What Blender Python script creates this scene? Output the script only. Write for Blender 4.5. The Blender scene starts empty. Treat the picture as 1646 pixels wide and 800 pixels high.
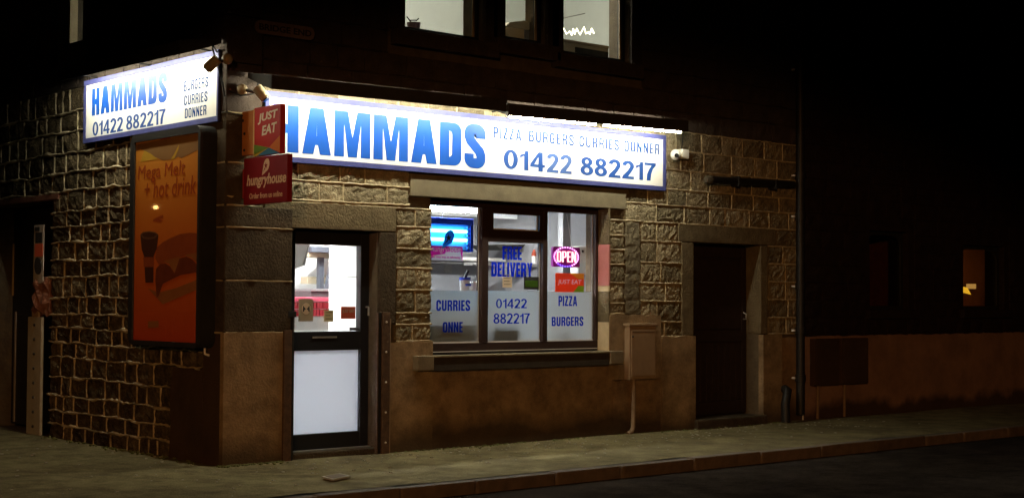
import bpy, bmesh, math, random
from mathutils import Vector, Matrix
from mathutils.geometry import interpolate_bezier
random.seed(7)
R_ = math.radians
S = bpy.context.scene
COL = S.collection

# ------------------------------------------------------------------ camera, world, lights, exposure
EYE = Vector((-6.8835, -11.7221, 1.5))
YAW, PITCH, ROLL, FPX = R_(48.7), R_(1.95), R_(0.3196), 2399.0
F0 = Vector((math.cos(YAW), math.sin(YAW), 0)); R0 = Vector((math.sin(YAW), -math.cos(YAW), 0)); U0 = Vector((0, 0, 1))
FW = F0*math.cos(PITCH) + U0*math.sin(PITCH); UP = -F0*math.sin(PITCH) + U0*math.cos(PITCH)
RT = R0*math.cos(ROLL) + UP*math.sin(ROLL); UT = UP*math.cos(ROLL) - R0*math.sin(ROLL)
cam = bpy.data.cameras.new('camera'); camo = bpy.data.objects.new('camera', cam); COL.objects.link(camo)
m3 = Matrix((RT, UT, -FW)).transposed()
camo.matrix_world = Matrix.Translation(EYE) @ m3.to_4x4()
cam.sensor_width = 36; cam.lens = FPX/1646*36; cam.clip_end = 400
S.camera = camo

W = bpy.data.worlds.new('World'); S.world = W; W.use_nodes = True
wn = W.node_tree.nodes; wl = W.node_tree.links
sky = wn.new('ShaderNodeTexSky'); sky.sky_type = 'NISHITA'; sky.sun_disc = False
sky.sun_elevation = R_(0); sky.sun_rotation = R_(200)
wl.new(sky.outputs[0], wn['Background'].inputs[0]); wn['Background'].inputs[1].default_value = 0.0006   # night: the last trace of sky light
S.view_settings.view_transform = 'Standard'; S.view_settings.look = 'None'
S.view_settings.exposure = 0; S.view_settings.gamma = 1
S.render.engine = 'CYCLES'; S.cycles.use_denoising = True
S.cycles.max_bounces = 6; S.cycles.transparent_max_bounces = 12
S.cycles.sample_clamp_indirect = 4

SIGN_TUBE = 160.0       # emission of the bare tubes over the signs
LAMP_W = 5300.0        # sodium street lamp across the road
LAMP_POS = Vector((-16.0, -20.0, 5.2))

# ------------------------------------------------------------------ survey helpers: where a sight line meets a real wall plane
def sight(px, py): return FW*FPX + RT*(px-823) - UT*(py-400)
def F(px, py, y=0.0):                     # point on a plane parallel to the front wall -> (x, z)
    d = sight(px, py); t = (y-EYE.y)/d.y; p = EYE + d*t; return p.x, p.z
def L(px, py, x=0.0):                     # point on a plane parallel to the side wall -> (y, z)
    d = sight(px, py); t = (x-EYE.x)/d.x; p = EYE + d*t; return p.y, p.z

# ------------------------------------------------------------------ materials
def pm(name, c1, c2=None, scale=4.0, rough=.8, bump=0.0, bscale=30.0, metal=0.0, rand=0.0, spec=.3, dirt=None, detail=5, speck=0.0):
    m = bpy.data.materials.new(name); m.use_nodes = True
    n = m.node_tree.nodes; l = m.node_tree.links; b = n['Principled BSDF']
    b.inputs['Roughness'].default_value = rough; b.inputs['Metallic'].default_value = metal
    b.inputs['Specular IOR Level'].default_value = spec
    if c2 is None and not bump and not rand:
        b.inputs['Base Color'].default_value = (*c1, 1); return m
    geo = n.new('ShaderNodeNewGeometry')
    nz = n.new('ShaderNodeTexNoise'); nz.inputs['Scale'].default_value = scale; nz.inputs['Detail'].default_value = detail
    nz.inputs['Roughness'].default_value = .65
    l.new(geo.outputs['Position'], nz.inputs['Vector'])
    mr = n.new('ShaderNodeMapRange'); mr.inputs['From Min'].default_value = .3; mr.inputs['From Max'].default_value = .7
    l.new(nz.outputs['Fac'], mr.inputs['Value'])
    mx = n.new('ShaderNodeMix'); mx.data_type = 'RGBA'
    mx.inputs[6].default_value = (*c1, 1); mx.inputs[7].default_value = (*(c2 or c1), 1)
    l.new(mr.outputs[0], mx.inputs[0]); out = mx.outputs[2]
    if rand:
        oi = n.new('ShaderNodeObjectInfo'); mr2 = n.new('ShaderNodeMapRange')
        mr2.inputs['To Min'].default_value = 1-rand; mr2.inputs['To Max'].default_value = 1+rand
        l.new(oi.outputs['Random'], mr2.inputs['Value'])
        vm = n.new('ShaderNodeVectorMath'); vm.operation = 'SCALE'
        l.new(out, vm.inputs[0]); l.new(mr2.outputs[0], vm.inputs['Scale']); out = vm.outputs[0]
    if speck:                               # aggregate: fine grains lighter and darker than the binder
        ns = n.new('ShaderNodeTexNoise'); ns.inputs['Scale'].default_value = 95; ns.inputs['Detail'].default_value = 3; ns.inputs['Roughness'].default_value = .8
        l.new(geo.outputs['Position'], ns.inputs['Vector'])
        ms_ = n.new('ShaderNodeMapRange'); ms_.inputs['From Min'].default_value = .34; ms_.inputs['From Max'].default_value = .66
        ms_.inputs['To Min'].default_value = 1-speck; ms_.inputs['To Max'].default_value = 1+speck; l.new(ns.outputs['Fac'], ms_.inputs['Value'])
        nl = n.new('ShaderNodeTexNoise'); nl.inputs['Scale'].default_value = 3.1; nl.inputs['Detail'].default_value = 7; nl.inputs['Roughness'].default_value = .75
        l.new(geo.outputs['Position'], nl.inputs['Vector'])
        ml = n.new('ShaderNodeMapRange'); ml.inputs['From Min'].default_value = .38; ml.inputs['From Max'].default_value = .58
        ml.inputs['To Min'].default_value = .62; ml.inputs['To Max'].default_value = 1.05; l.new(nl.outputs['Fac'], ml.inputs['Value'])
        mm = n.new('ShaderNodeMath'); mm.operation = 'MULTIPLY'; l.new(ms_.outputs[0], mm.inputs[0]); l.new(ml.outputs[0], mm.inputs[1])
        vs_ = n.new('ShaderNodeVectorMath'); vs_.operation = 'SCALE'; l.new(out, vs_.inputs[0]); l.new(mm.outputs[0], vs_.inputs['Scale']); out = vs_.outputs[0]
    if dirt:                                # (colour, z below which the tone sits, softness): damp at the shop, just darker next door
        dc, dz, ds = dirt
        sp = n.new('ShaderNodeSeparateXYZ'); l.new(geo.outputs['Position'], sp.inputs[0])
        n2 = n.new('ShaderNodeTexNoise'); n2.inputs['Scale'].default_value = 2.2; n2.inputs['Detail'].default_value = 6
        l.new(geo.outputs['Position'], n2.inputs['Vector'])
        ad = n.new('ShaderNodeMath'); ad.operation = 'MULTIPLY_ADD'; ad.inputs[1].default_value = .45; ad.inputs[2].default_value = -.22
        l.new(n2.outputs['Fac'], ad.inputs[0])
        a2 = n.new('ShaderNodeMath'); a2.operation = 'ADD'; l.new(sp.outputs[2], a2.inputs[0]); l.new(ad.outputs[0], a2.inputs[1])
        m4 = n.new('ShaderNodeMapRange'); m4.inputs['From Min'].default_value = dz-ds; m4.inputs['From Max'].default_value = dz+ds
        m4.inputs['To Min'].default_value = .85; m4.inputs['To Max'].default_value = 0
        l.new(a2.outputs[0], m4.inputs['Value'])
        m5 = n.new('ShaderNodeMix'); m5.data_type = 'RGBA'; m5.inputs[7].default_value = (*dc, 1)
        l.new(out, m5.inputs[6]); l.new(m4.outputs[0], m5.inputs[0]); out = m5.outputs[2]
    l.new(out, b.inputs['Base Color'])
    if bump:
        nb = n.new('ShaderNodeTexNoise'); nb.inputs['Scale'].default_value = bscale; nb.inputs['Detail'].default_value = 6
        nb.inputs['Roughness'].default_value = .6
        l.new(geo.outputs['Position'], nb.inputs['Vector'])
        bp = n.new('ShaderNodeBump'); bp.inputs['Strength'].default_value = 1.0; bp.inputs['Distance'].default_value = bump
        l.new(nb.outputs['Fac'], bp.inputs['Height']); l.new(bp.outputs[0], b.inputs['Normal'])
    return m
def em(name, c, s):
    m = bpy.data.materials.new(name); m.use_nodes = True; n = m.node_tree.nodes; l = m.node_tree.links
    n.remove(n['Principled BSDF']); e = n.new('ShaderNodeEmission'); e.inputs[0].default_value = (*c, 1); e.inputs[1].default_value = s
    l.new(e.outputs[0], n['Material Output'].inputs[0]); return m
def glass(name, tint=(1, 1, 1), refl=.5):
    m = bpy.data.materials.new(name); m.use_nodes = True; n = m.node_tree.nodes; l = m.node_tree.links
    n.remove(n['Principled BSDF'])
    t = n.new('ShaderNodeBsdfTransparent'); t.inputs[0].default_value = (*tint, 1)
    g = n.new('ShaderNodeBsdfGlossy'); g.inputs['Roughness'].default_value = .02
    fr = n.new('ShaderNodeFresnel'); ge = n.new('ShaderNodeNewGeometry')   # thin sheet: same reflectance from both faces
    io = n.new('ShaderNodeMath'); io.operation = 'MULTIPLY_ADD'; io.inputs[1].default_value = 1/1.5-1.5; io.inputs[2].default_value = 1.5
    l.new(ge.outputs['Backfacing'], io.inputs[0]); l.new(io.outputs[0], fr.inputs[0])
    mu = n.new('ShaderNodeMath'); mu.operation = 'MULTIPLY'; mu.inputs[1].default_value = refl; l.new(fr.outputs[0], mu.inputs[0])
    x = n.new('ShaderNodeMixShader'); l.new(mu.outputs[0], x.inputs[0]); l.new(t.outputs[0], x.inputs[1]); l.new(g.outputs[0], x.inputs[2])
    l.new(x.outputs[0], n['Material Output'].inputs[0]); return m
def frosted(name, c, clear=.12, refl=.25):
    m = bpy.data.materials.new(name); m.use_nodes = True; n = m.node_tree.nodes; l = m.node_tree.links
    n.remove(n['Principled BSDF'])
    t = n.new('ShaderNodeBsdfTranslucent'); t.inputs[0].default_value = (*c, 1)
    d = n.new('ShaderNodeBsdfDiffuse'); d.inputs[0].default_value = (*c, 1)
    tr = n.new('ShaderNodeBsdfRefraction'); tr.inputs[0].default_value = (*c, 1); tr.inputs['Roughness'].default_value = .36; tr.inputs['IOR'].default_value = 1.22
    x = n.new('ShaderNodeMixShader'); x.inputs[0].default_value = refl; l.new(t.outputs[0], x.inputs[1]); l.new(d.outputs[0], x.inputs[2])
    y = n.new('ShaderNodeMixShader'); y.inputs[0].default_value = clear; l.new(x.outputs[0], y.inputs[1]); l.new(tr.outputs[0], y.inputs[2])
    l.new(y.outputs[0], n['Material Output'].inputs[0]); return m

M = {}
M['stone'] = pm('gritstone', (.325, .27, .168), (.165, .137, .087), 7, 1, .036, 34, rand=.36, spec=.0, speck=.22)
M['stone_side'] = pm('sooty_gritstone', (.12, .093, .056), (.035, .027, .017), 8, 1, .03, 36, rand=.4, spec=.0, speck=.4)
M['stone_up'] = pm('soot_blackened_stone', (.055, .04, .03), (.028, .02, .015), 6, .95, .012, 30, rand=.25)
M['stone_nb'] = pm('blackened_house_stone', (.030, .020, .015), (.016, .011, .008), 6, 1, .012, 30, spec=.02)
M['ashlar'] = pm('dressed_stone', (.165, .13, .075), (.095, .073, .042), 6, .98, .018, 45, rand=.1, spec=.05)
M['jamb'] = pm('dark_dressed_stone', (.075, .057, .036), (.04, .03, .02), 6, .98, .018, 45, spec=.05)
M['lintel'] = pm('pale_dressed_stone', (.165, .135, .08), (.105, .085, .052), 6, .9, .004, 70)
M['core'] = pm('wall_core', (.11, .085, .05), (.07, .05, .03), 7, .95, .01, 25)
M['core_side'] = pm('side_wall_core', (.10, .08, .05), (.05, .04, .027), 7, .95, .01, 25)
M['mortar'] = pm('lime_mortar', (.46, .385, .23), (.30, .24, .14), 14, .95, .005, 90)
M['mortar_side'] = pm('ribbon_mortar', (.55, .455, .285), (.10, .08, .05), 4.5, 1, .010, 70, spec=.03, detail=8)
M['cement'] = pm('cement_patch', (.15, .125, .075), (.10, .08, .05), 9, .95, .01, 60)
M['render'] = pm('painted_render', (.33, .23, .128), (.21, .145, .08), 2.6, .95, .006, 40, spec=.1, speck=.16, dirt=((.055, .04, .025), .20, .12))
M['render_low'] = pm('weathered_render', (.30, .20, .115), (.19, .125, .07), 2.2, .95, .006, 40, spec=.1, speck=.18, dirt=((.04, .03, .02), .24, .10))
M['render_nb'] = pm('neighbour_render', (.30, .175, .12), (.17, .10, .07), 2.0, .9, .005, 35, dirt=((.03, .02, .014), .18, .06))  # darker towards the foot of the wall
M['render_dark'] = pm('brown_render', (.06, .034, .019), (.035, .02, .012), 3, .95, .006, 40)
M['cream'] = pm('cream_paint', (.55, .44, .26), (.42, .33, .19), 8, .85, .003, 50)
M['pink'] = pm('pink_reveal', (.45, .16, .15), (.36, .14, .12), 8, .85, .003, 50)
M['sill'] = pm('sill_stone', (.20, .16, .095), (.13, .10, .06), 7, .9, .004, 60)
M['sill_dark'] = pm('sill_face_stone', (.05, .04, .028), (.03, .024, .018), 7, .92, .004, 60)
M['black'] = pm('black_paint', (.012, .012, .014), rough=.45, spec=.4)
M['black_matt'] = pm('black_plastic', (.018, .017, .016), (.01, .01, .01), 10, .6)
M['brown_upvc'] = pm('dark_brown_frame', (.035, .018, .014), (.024, .013, .011), 12, .5, spec=.3)
M['wood'] = pm('dark_door_wood', (.03, .016, .01), (.016, .009, .006), 14, .6, .003, 50)
M['steel'] = pm('rusty_channel', (.12, .07, .04), (.06, .035, .02), 18, .75, .003, 60, metal=.2)
M['white'] = pm('white_paint', (.75, .75, .73), (.68, .68, .65), 8, .5)
M['signwhite'] = pm('sign_white', (.78, .77, .73), (.72, .70, .65), 3, .42, spec=.35)
M['signblue'] = pm('sign_border_blue', (.055, .062, .20), (.035, .04, .14), 9, .5)
M['letblue'] = pm('letter_blue', (.004, .07, .37), (.004, .06, .33), 4, .45)
M['numblue'] = pm('number_blue', (.016, .065, .27), (.012, .055, .23), 4, .45)
M['letblue2'] = pm('number_blue_faded', (.05, .105, .30), rough=.5)
M['thinlet'] = pm('thin_letter_blue', (.012, .05, .17), rough=.95, spec=.05)
M['glasslet'] = frosted('window_letter_blue', (.012, .05, .62), .0, .5)
M['grime'] = pm('hood_metal', (.03, .027, .022), (.018, .016, .013), 12, .8)
M['hoodin'] = pm('hood_inside', (.5, .46, .33), (.38, .33, .22), 10, .6)
M['tube'] = em('sign_tube', (1.0, .975, .78), SIGN_TUBE)
M['tubeside'] = em('side_sign_tube', (1.0, .975, .78), SIGN_TUBE*.8)
M['tar'] = pm('worn_asphalt_pavement', (.245, .205, .105), (.125, .103, .056), 1.1, .97, .010, 110, spec=.02, detail=8, speck=.45)
M['road'] = pm('road_asphalt', (.040, .031, .025), (.022, .017, .014), 1.8, 1, .010, 130, speck=.5, spec=.0)
M['kerb'] = pm('kerb_gritstone', (.15, .11, .08), (.08, .06, .042), 7, .9, .006, 60, rand=.2)
M['ground'] = pm('ground_dark', (.05, .045, .035), (.035, .03, .025), 1, .95)
M['pane'] = glass('window_glass', (.96, .97, .96), .6)
M['panedark'] = glass('neighbour_glass', (.75, .68, .6), 1.0)
M['frost'] = frosted('frosted_film', (.86, .88, .88), .42, .18)
M['frostdoor'] = frosted('frosted_door_panel', (.90, .94, 1.0), .03, .0)
M['cctv'] = pm('camera_cream', (.34, .27, .155), (.24, .19, .11), 9, .6)
M['cctvw'] = pm('camera_white', (.72, .70, .62), rough=.45)
M['lens'] = pm('camera_lens', (.012, .012, .014), rough=.15, spec=.5)
M['meter'] = pm('meter_cabinet_paint', (.30, .205, .12), (.23, .155, .09), 5, .7, .002, 60)
M['pipe'] = pm('cast_iron', (.016, .014, .012), (.01, .009, .008), 9, .5, .003, 40)
M['leadpipe'] = pm('painted_pipe', (.23, .16, .095), (.15, .10, .06), 12, .7, .003, 50)
M['conduit'] = pm('grey_conduit', (.62, .60, .56), rough=.3)
M['rubble'] = pm('pale_grit', (.45, .42, .34), (.3, .27, .2), 20, .9)
M['cable'] = pm('black_cable', (.012, .011, .01), rough=.6)
M['roof'] = pm('roof_slate', (.04, .04, .042), (.028, .028, .03), 4, .8)
M['inwall'] = pm('white_tiled_wall', (.74, .74, .72), (.68, .68, .66), 3, .5)
M['ingrey'] = pm('grey_shop_wall', (.30, .30, .315), (.24, .24, .25), 2, .6)
M['inceil'] = pm('shop_ceiling', (.40, .385, .38), (.34, .33, .32), 3, .7)
M['infloor'] = pm('shop_floor', (.22, .20, .18), (.16, .15, .13), 6, .5)
M['upwall'] = pm('bedroom_wall', (.63, .64, .58), (.56, .57, .52), 2, .8)
M['steelb'] = pm('brushed_steel', (.5, .5, .5), (.42, .42, .43), 20, .32, metal=.9)
M['steelgrey'] = pm('duct_steel', (.36, .35, .33), (.28, .27, .26), 10, .45, metal=.5)
M['redtile'] = pm('red_tile', (.38, .015, .03), (.3, .012, .02), 20, .3)
M['redmat'] = pm('red_mat', (.45, .06, .10), rough=.6)
M['gear'] = pm('dark_steel_gear', (.035, .038, .048), (.02, .022, .028), 12, .5)
M['warm'] = pm('warm_shelf', (.6, .42, .2), (.5, .35, .18), 6, .5)
M['fluor'] = em('ceiling_fluorescent', (.95, .98, 1), 880)
M['fluord'] = em('dim_fluorescent', (1, .98, .95), 45)
M['fluorb'] = em('film_fill_tube', (.96, .98, 1), 500)
M['uplamp'] = em('bedroom_lamp', (1, .98, .87), 400)
M['uv'] = em('insect_killer_tube', (.10, .62, 1.0), 14)
M['uvbody'] = pm('insect_killer_case', (.02, .05, .42), (.016, .04, .36), 8, .4)
M['uvgrid'] = pm('insect_killer_back', (.15, .40, .75), rough=.4)
M['openlet'] = em('open_sign_led', (1, .36, .38), 3.6)
M['opendot'] = em('open_sign_dot', (1, .34, .95), 3.6)
M['openblue'] = em('open_sign_blue_led', (.2, .08, 1), 4)
M['openboard'] = pm('open_sign_board', (.42, .015, .36), (.34, .012, .32), 6, .45)  # magenta puts the LED glow into the dark board's colour
M['fairy'] = em('fairy_lights', (1, .90, .62), 5)
M['yellowlit'] = em('lit_yellow_panel', (1, .62, .04), 1.5)
M['yellowpale'] = em('lit_pale_panel', (1, .62, .18), .75)
M['sodium'] = em('sodium_lantern', (1, .55, .16), 30)
M['jered'] = pm('flag_red', (.50, .035, .03), (.43, .03, .025), 6, .55)
M['jeorange'] = pm('flag_orange', (.62, .17, .02), rough=.55)
M['jegreen'] = pm('flag_green', (.14, .26, .03), rough=.55)
M['jeyellow'] = pm('flag_yellow', (.6, .42, .03), rough=.55)
M['jeblue'] = pm('flag_blue', (.04, .17, .30), rough=.55)
M['bracket'] = pm('orange_bracket', (.52, .20, .055), (.44, .16, .045), 9, .6)
M['bracketedge'] = pm('bracket_edge', (.66, .50, .22), rough=.6)
M['hhred'] = pm('square_sign_red', (.24, .009, .014), (.20, .008, .012), 6, .55)
M['hhpink'] = pm('sign_flange_pink', (.42, .05, .08), rough=.55)
M['hhcream'] = pm('sign_print_cream', (.74, .52, .33), rough=.55)
M['jecream'] = pm('flag_print_cream', (.78, .68, .5), rough=.55)
M['stickpurple'] = frosted('sticker_purple', (.78, .04, .58), .0, .25)
M['stickred'] = frosted('sticker_red', (.95, .16, .07), .0, .25)
M['stickgreen'] = frosted('sticker_green', (0.32, 0.55, 0.04), .0, .5)
M['stickorange'] = frosted('sticker_orange', (0.9, 0.42, 0.05), .0, .5)
M['stickwhite'] = pm('sticker_white', (.8, .8, .8), rough=.5)
M['paper'] = frosted('note_paper', (.75, .62, .46), .0, .5)
M['ink'] = pm('ink', (.03, .03, .03), rough=.7)
M['boardgreen'] = frosted('green_notice', (.12, .26, .04), .0, .4)
M['stickblue'] = frosted('sticker_blue', (.05, .45, .95), .0, .3)
M['stickbacking'] = frosted('sticker_backing', (.85, .80, .82), .0, .15)
M['brownpaper'] = pm('brown_notice', (.30, .25, .17), rough=.8)
M['yellowpaper'] = pm('yellow_notice', (.45, .40, .22), rough=.8)
M['redpaper'] = pm('red_notice', (.40, .07, .035), rough=.7)
M['posterhi'] = pm('poster_amber', (.62, .235, .022), (.56, .20, .016), 2, .6)
M['posterlo'] = pm('poster_red', (.42, .055, .008), (.40, .05, .008), 2, .6)
M['posterbrown'] = pm('poster_reflection_brown', (.42, .21, .07), (.34, .17, .06), 3, .6)
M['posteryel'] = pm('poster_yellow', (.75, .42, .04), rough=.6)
M['postertext'] = pm('poster_text', (.50, .085, .014), rough=.6)
M['cup'] = pm('poster_cup', (.10, .032, .012), rough=.6)
M['cuprim'] = pm('poster_cup_rim', (.20, .10, .06), rough=.6)
M['bun'] = pm('poster_bun', (.46, .10, .018), (.36, .075, .016), 9, .6)
M['bread'] = pm('poster_bread', (.46, .17, .045), (.38, .13, .035), 9, .6)
M['meat'] = pm('poster_filling', (.27, .06, .014), (.19, .042, .012), 12, .6)
M['tag'] = pm('red_maker_tag', (.55, .05, .05), rough=.5)
M['plate'] = pm('cast_street_plate', (.22, .155, .13), (.15, .10, .085), 9, .8)
M['plateink'] = pm('plate_lettering', (.025, .018, .015), rough=.8)
M['redlight'] = pm('dusty_red_notice', (.62, .12, .06), rough=.6)
M['brownworn'] = pm('worn_red_stone', (.20, .085, .05), (.12, .05, .032), 10, .9, .01, 30)
M['tubblue'] = pm('tub_blue', (.03, .06, .45), rough=.5)
M['greenleaf'] = pm('moss', (.07, .085, .02), (.10, .10, .035), 9, .95, .01, 60)
# poster paper: colour runs from amber at the top down to red
def poster_paper(z0, z1):
    m = bpy.data.materials.new('poster_paper'); m.use_nodes = True; n = m.node_tree.nodes; l = m.node_tree.links
    geo = n.new('ShaderNodeNewGeometry'); sp = n.new('ShaderNodeSeparateXYZ'); l.new(geo.outputs['Position'], sp.inputs[0])
    mr = n.new('ShaderNodeMapRange'); mr.inputs['From Min'].default_value = z0; mr.inputs['From Max'].default_value = z1
    l.new(sp.outputs[2], mr.inputs['Value'])
    cr = n.new('ShaderNodeValToRGB'); l.new(mr.outputs[0], cr.inputs[0])
    cr.color_ramp.elements[0].color = (.66, .075, .010, 1); cr.color_ramp.elements[1].color = (.90, .36, .03, 1)
    e = cr.color_ramp.elements.new(.45); e.color = (.82, .19, .012, 1)
    b = n['Principled BSDF']; l.new(cr.outputs[0], b.inputs['Base Color']); b.inputs['Roughness'].default_value = .6
    return m

# ------------------------------------------------------------------ mesh builder
WL = {}                                    # world location of every object built
class MB:
    def __init__(s): s.bm = bmesh.new()
    def add(s, verts, faces, smooth=False):
        vs = [s.bm.verts.new(v) for v in verts]
        for f in faces:
            try:
                fc = s.bm.faces.new([vs[i] for i in f]); fc.smooth = smooth
            except ValueError: pass
        return vs
    def box(s, x0, x1, y0, y1, z0, z1, bev=0.0):
        if x0 > x1: x0, x1 = x1, x0
        if y0 > y1: y0, y1 = y1, y0
        if z0 > z1: z0, z1 = z1, z0
        v = [(x, y, z) for x in (x0, x1) for y in (y0, y1) for z in (z0, z1)]
        f = [(0, 1, 3, 2), (4, 6, 7, 5), (0, 4, 5, 1), (2, 3, 7, 6), (0, 2, 6, 4), (1, 5, 7, 3)]
        if not bev: s.add(v, f); return s
        t = bmesh.new(); vs = [t.verts.new(q) for q in v]
        for q in f: t.faces.new([vs[i] for i in q])
        bmesh.ops.bevel(t, geom=t.edges[:], offset=bev, segments=2, affect='EDGES', profile=.6)
        t.verts.index_update()
        s.add([q.co.copy() for q in t.verts], [[q.index for q in fc.verts] for fc in t.faces]); t.free(); return s
    def prism(s, poly, fn, d0, d1):        # polygon in (u, z), pushed out along d by the plane's map fn(u, d, z)
        n = len(poly)
        v = [fn(u, d0, z) for u, z in poly] + [fn(u, d1, z) for u, z in poly]
        f = [tuple(range(n)), tuple(range(2*n-1, n-1, -1))] + [(i, i+n, (i+1) % n+n, (i+1) % n) for i in range(n)]
        s.add(v, f); return s
    def tube(s, pts, r, n=10, caps=True):
        pts = [Vector(p) for p in pts]; rings = []
        rr = r if isinstance(r, (list, tuple)) else [r]*len(pts)
        up = None
        for i, p in enumerate(pts):
            t = (pts[min(i+1, len(pts)-1)] - pts[max(i-1, 0)]).normalized()
            if up is None:
                up = Vector((0, 0, 1)) if abs(t.z) < .9 else Vector((1, 0, 0))
            a = t.cross(up).normalized(); b = a.cross(t).normalized(); up = b
            rings.append([p + a*math.cos(2*math.pi*k/n)*rr[i] + b*math.sin(2*math.pi*k/n)*rr[i] for k in range(n)])
        v = [q for r_ in rings for q in r_]; f = []
        for i in range(len(pts)-1):
            for k in range(n): f.append((i*n+k, i*n+(k+1) % n, (i+1)*n+(k+1) % n, (i+1)*n+k))
        s.add(v, f, True)
        if caps:
            s.add(rings[0], [tuple(range(n))]); s.add(rings[-1], [tuple(range(n))])
        return s
    def ball(s, c, r, n=12, sq=(1, 1, 1)):
        v = []; f = []; h = n//2
        for i in range(h+1):
            a = math.pi*i/h
            for k in range(n):
                b = 2*math.pi*k/n
                v.append((c[0]+r*sq[0]*math.sin(a)*math.cos(b), c[1]+r*sq[1]*math.sin(a)*math.sin(b), c[2]+r*sq[2]*math.cos(a)))
        for i in range(h):
            for k in range(n): f.append((i*n+k, i*n+(k+1) % n, (i+1)*n+(k+1) % n, (i+1)*n+k))
        s.add(v, f, True); return s
    def build(s, name, mat, parent=None, recalc=True, merge=False):
        bm = s.bm
        if merge: bmesh.ops.remove_doubles(bm, verts=bm.verts[:], dist=1e-5)
        if recalc: bmesh.ops.recalc_face_normals(bm, faces=bm.faces[:])
        lo = Vector((1e9,)*3); hi = Vector((-1e9,)*3)
        for v in bm.verts:
            for k in range(3): lo[k] = min(lo[k], v.co[k]); hi[k] = max(hi[k], v.co[k])
        c = (lo+hi)/2; c.z = lo.z
        for v in bm.verts: v.co -= c
        me = bpy.data.meshes.new(name); bm.to_mesh(me); bm.free()
        me.materials.append(M[mat] if isinstance(mat, str) else mat)
        return link(name, me, c, parent)
def link(name, data, c, parent=None):
    o = bpy.data.objects.new(name, data); COL.objects.link(o)
    c = Vector(c); WL[o.name] = c
    if parent is not None: o.parent = parent; o.location = c - WL[parent.name]
    else: o.location = c
    return o
def thing(name, label, cat, loc=(0, 0, 0), group=None):
    return tag(link(name, None, loc), label, cat, group)
def tag(o, label, cat, group=None):
    o['label'] = label; o['category'] = cat
    if group: o['group'] = group
    return o
def struct(o): o['kind'] = 'structure'; return o
def stuff(o): o['kind'] = 'stuff'; return o
def box(name, mat, parent, *a, bev=0.0): return MB().box(*a, bev=bev).build(name, mat, parent)
def PF(y0): return lambda u, d, z: (u, y0-d, z)       # plane facing the street: u is x, d comes out of the wall
def PL(x0): return lambda u, d, z: (x0-d, u, z)       # plane facing the side street: u is y
def circle(cu, cz, ru, rz, n=20, a0=0, a1=360):
    return [(cu+ru*math.cos(R_(a0+(a1-a0)*i/n)), cz+rz*math.sin(R_(a0+(a1-a0)*i/n))) for i in range(n if a1-a0 == 360 else n+1)]
def nearest(poly): return poly

# ------------------------------------------------------------------ lettering: condensed capitals and bold figures drawn as outlines
def arc(cx, cz, rx, rz, a0, a1, n=10):
    return [(cx+rx*math.cos(R_(a0+(a1-a0)*i/n)), cz+rz*math.sin(R_(a0+(a1-a0)*i/n))) for i in range(n+1)]
def thick(path, s, sz=None):
    P = [Vector(p) for p in path]; n = len(P); lft = []; rgt = []
    for i in range(n):
        if i == 0: d = (P[1]-P[0]).normalized(); nn = Vector((-d.y, d.x)); k = 1
        elif i == n-1: d = (P[-1]-P[-2]).normalized(); nn = Vector((-d.y, d.x)); k = 1
        else:
            d1 = (P[i]-P[i-1]).normalized(); d2 = (P[i+1]-P[i]).normalized()
            n1 = Vector((-d1.y, d1.x)); n2 = Vector((-d2.y, d2.x)); nn = (n1+n2)
            nn = nn.normalized() if nn.length > 1e-4 else n1
            k = 1/max(.45, nn.dot(n1))
        lft.append(P[i]+nn*s/2*k); rgt.append(P[i]-nn*s/2*k)
    return [(p.x, p.y) for p in lft] + [(p.x, p.y) for p in reversed(rgt)]
def rr(x0, x1, z0, z1, r, rl=None):
    rl = r if rl is None else rl
    o = []
    for (cx, cz, a, q) in ((x1-r, z0+r, -90, r), (x1-r, z1-r, 0, r), (x0+rl, z1-rl, 90, rl), (x0+rl, z0+rl, 180, rl)):
        o += arc(cx, cz, q, q, a, a+90, 6) if q > .001 else [(x0 if a >= 90 else x1, z1 if a in (0, 90) else z0)]
    return o
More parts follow.
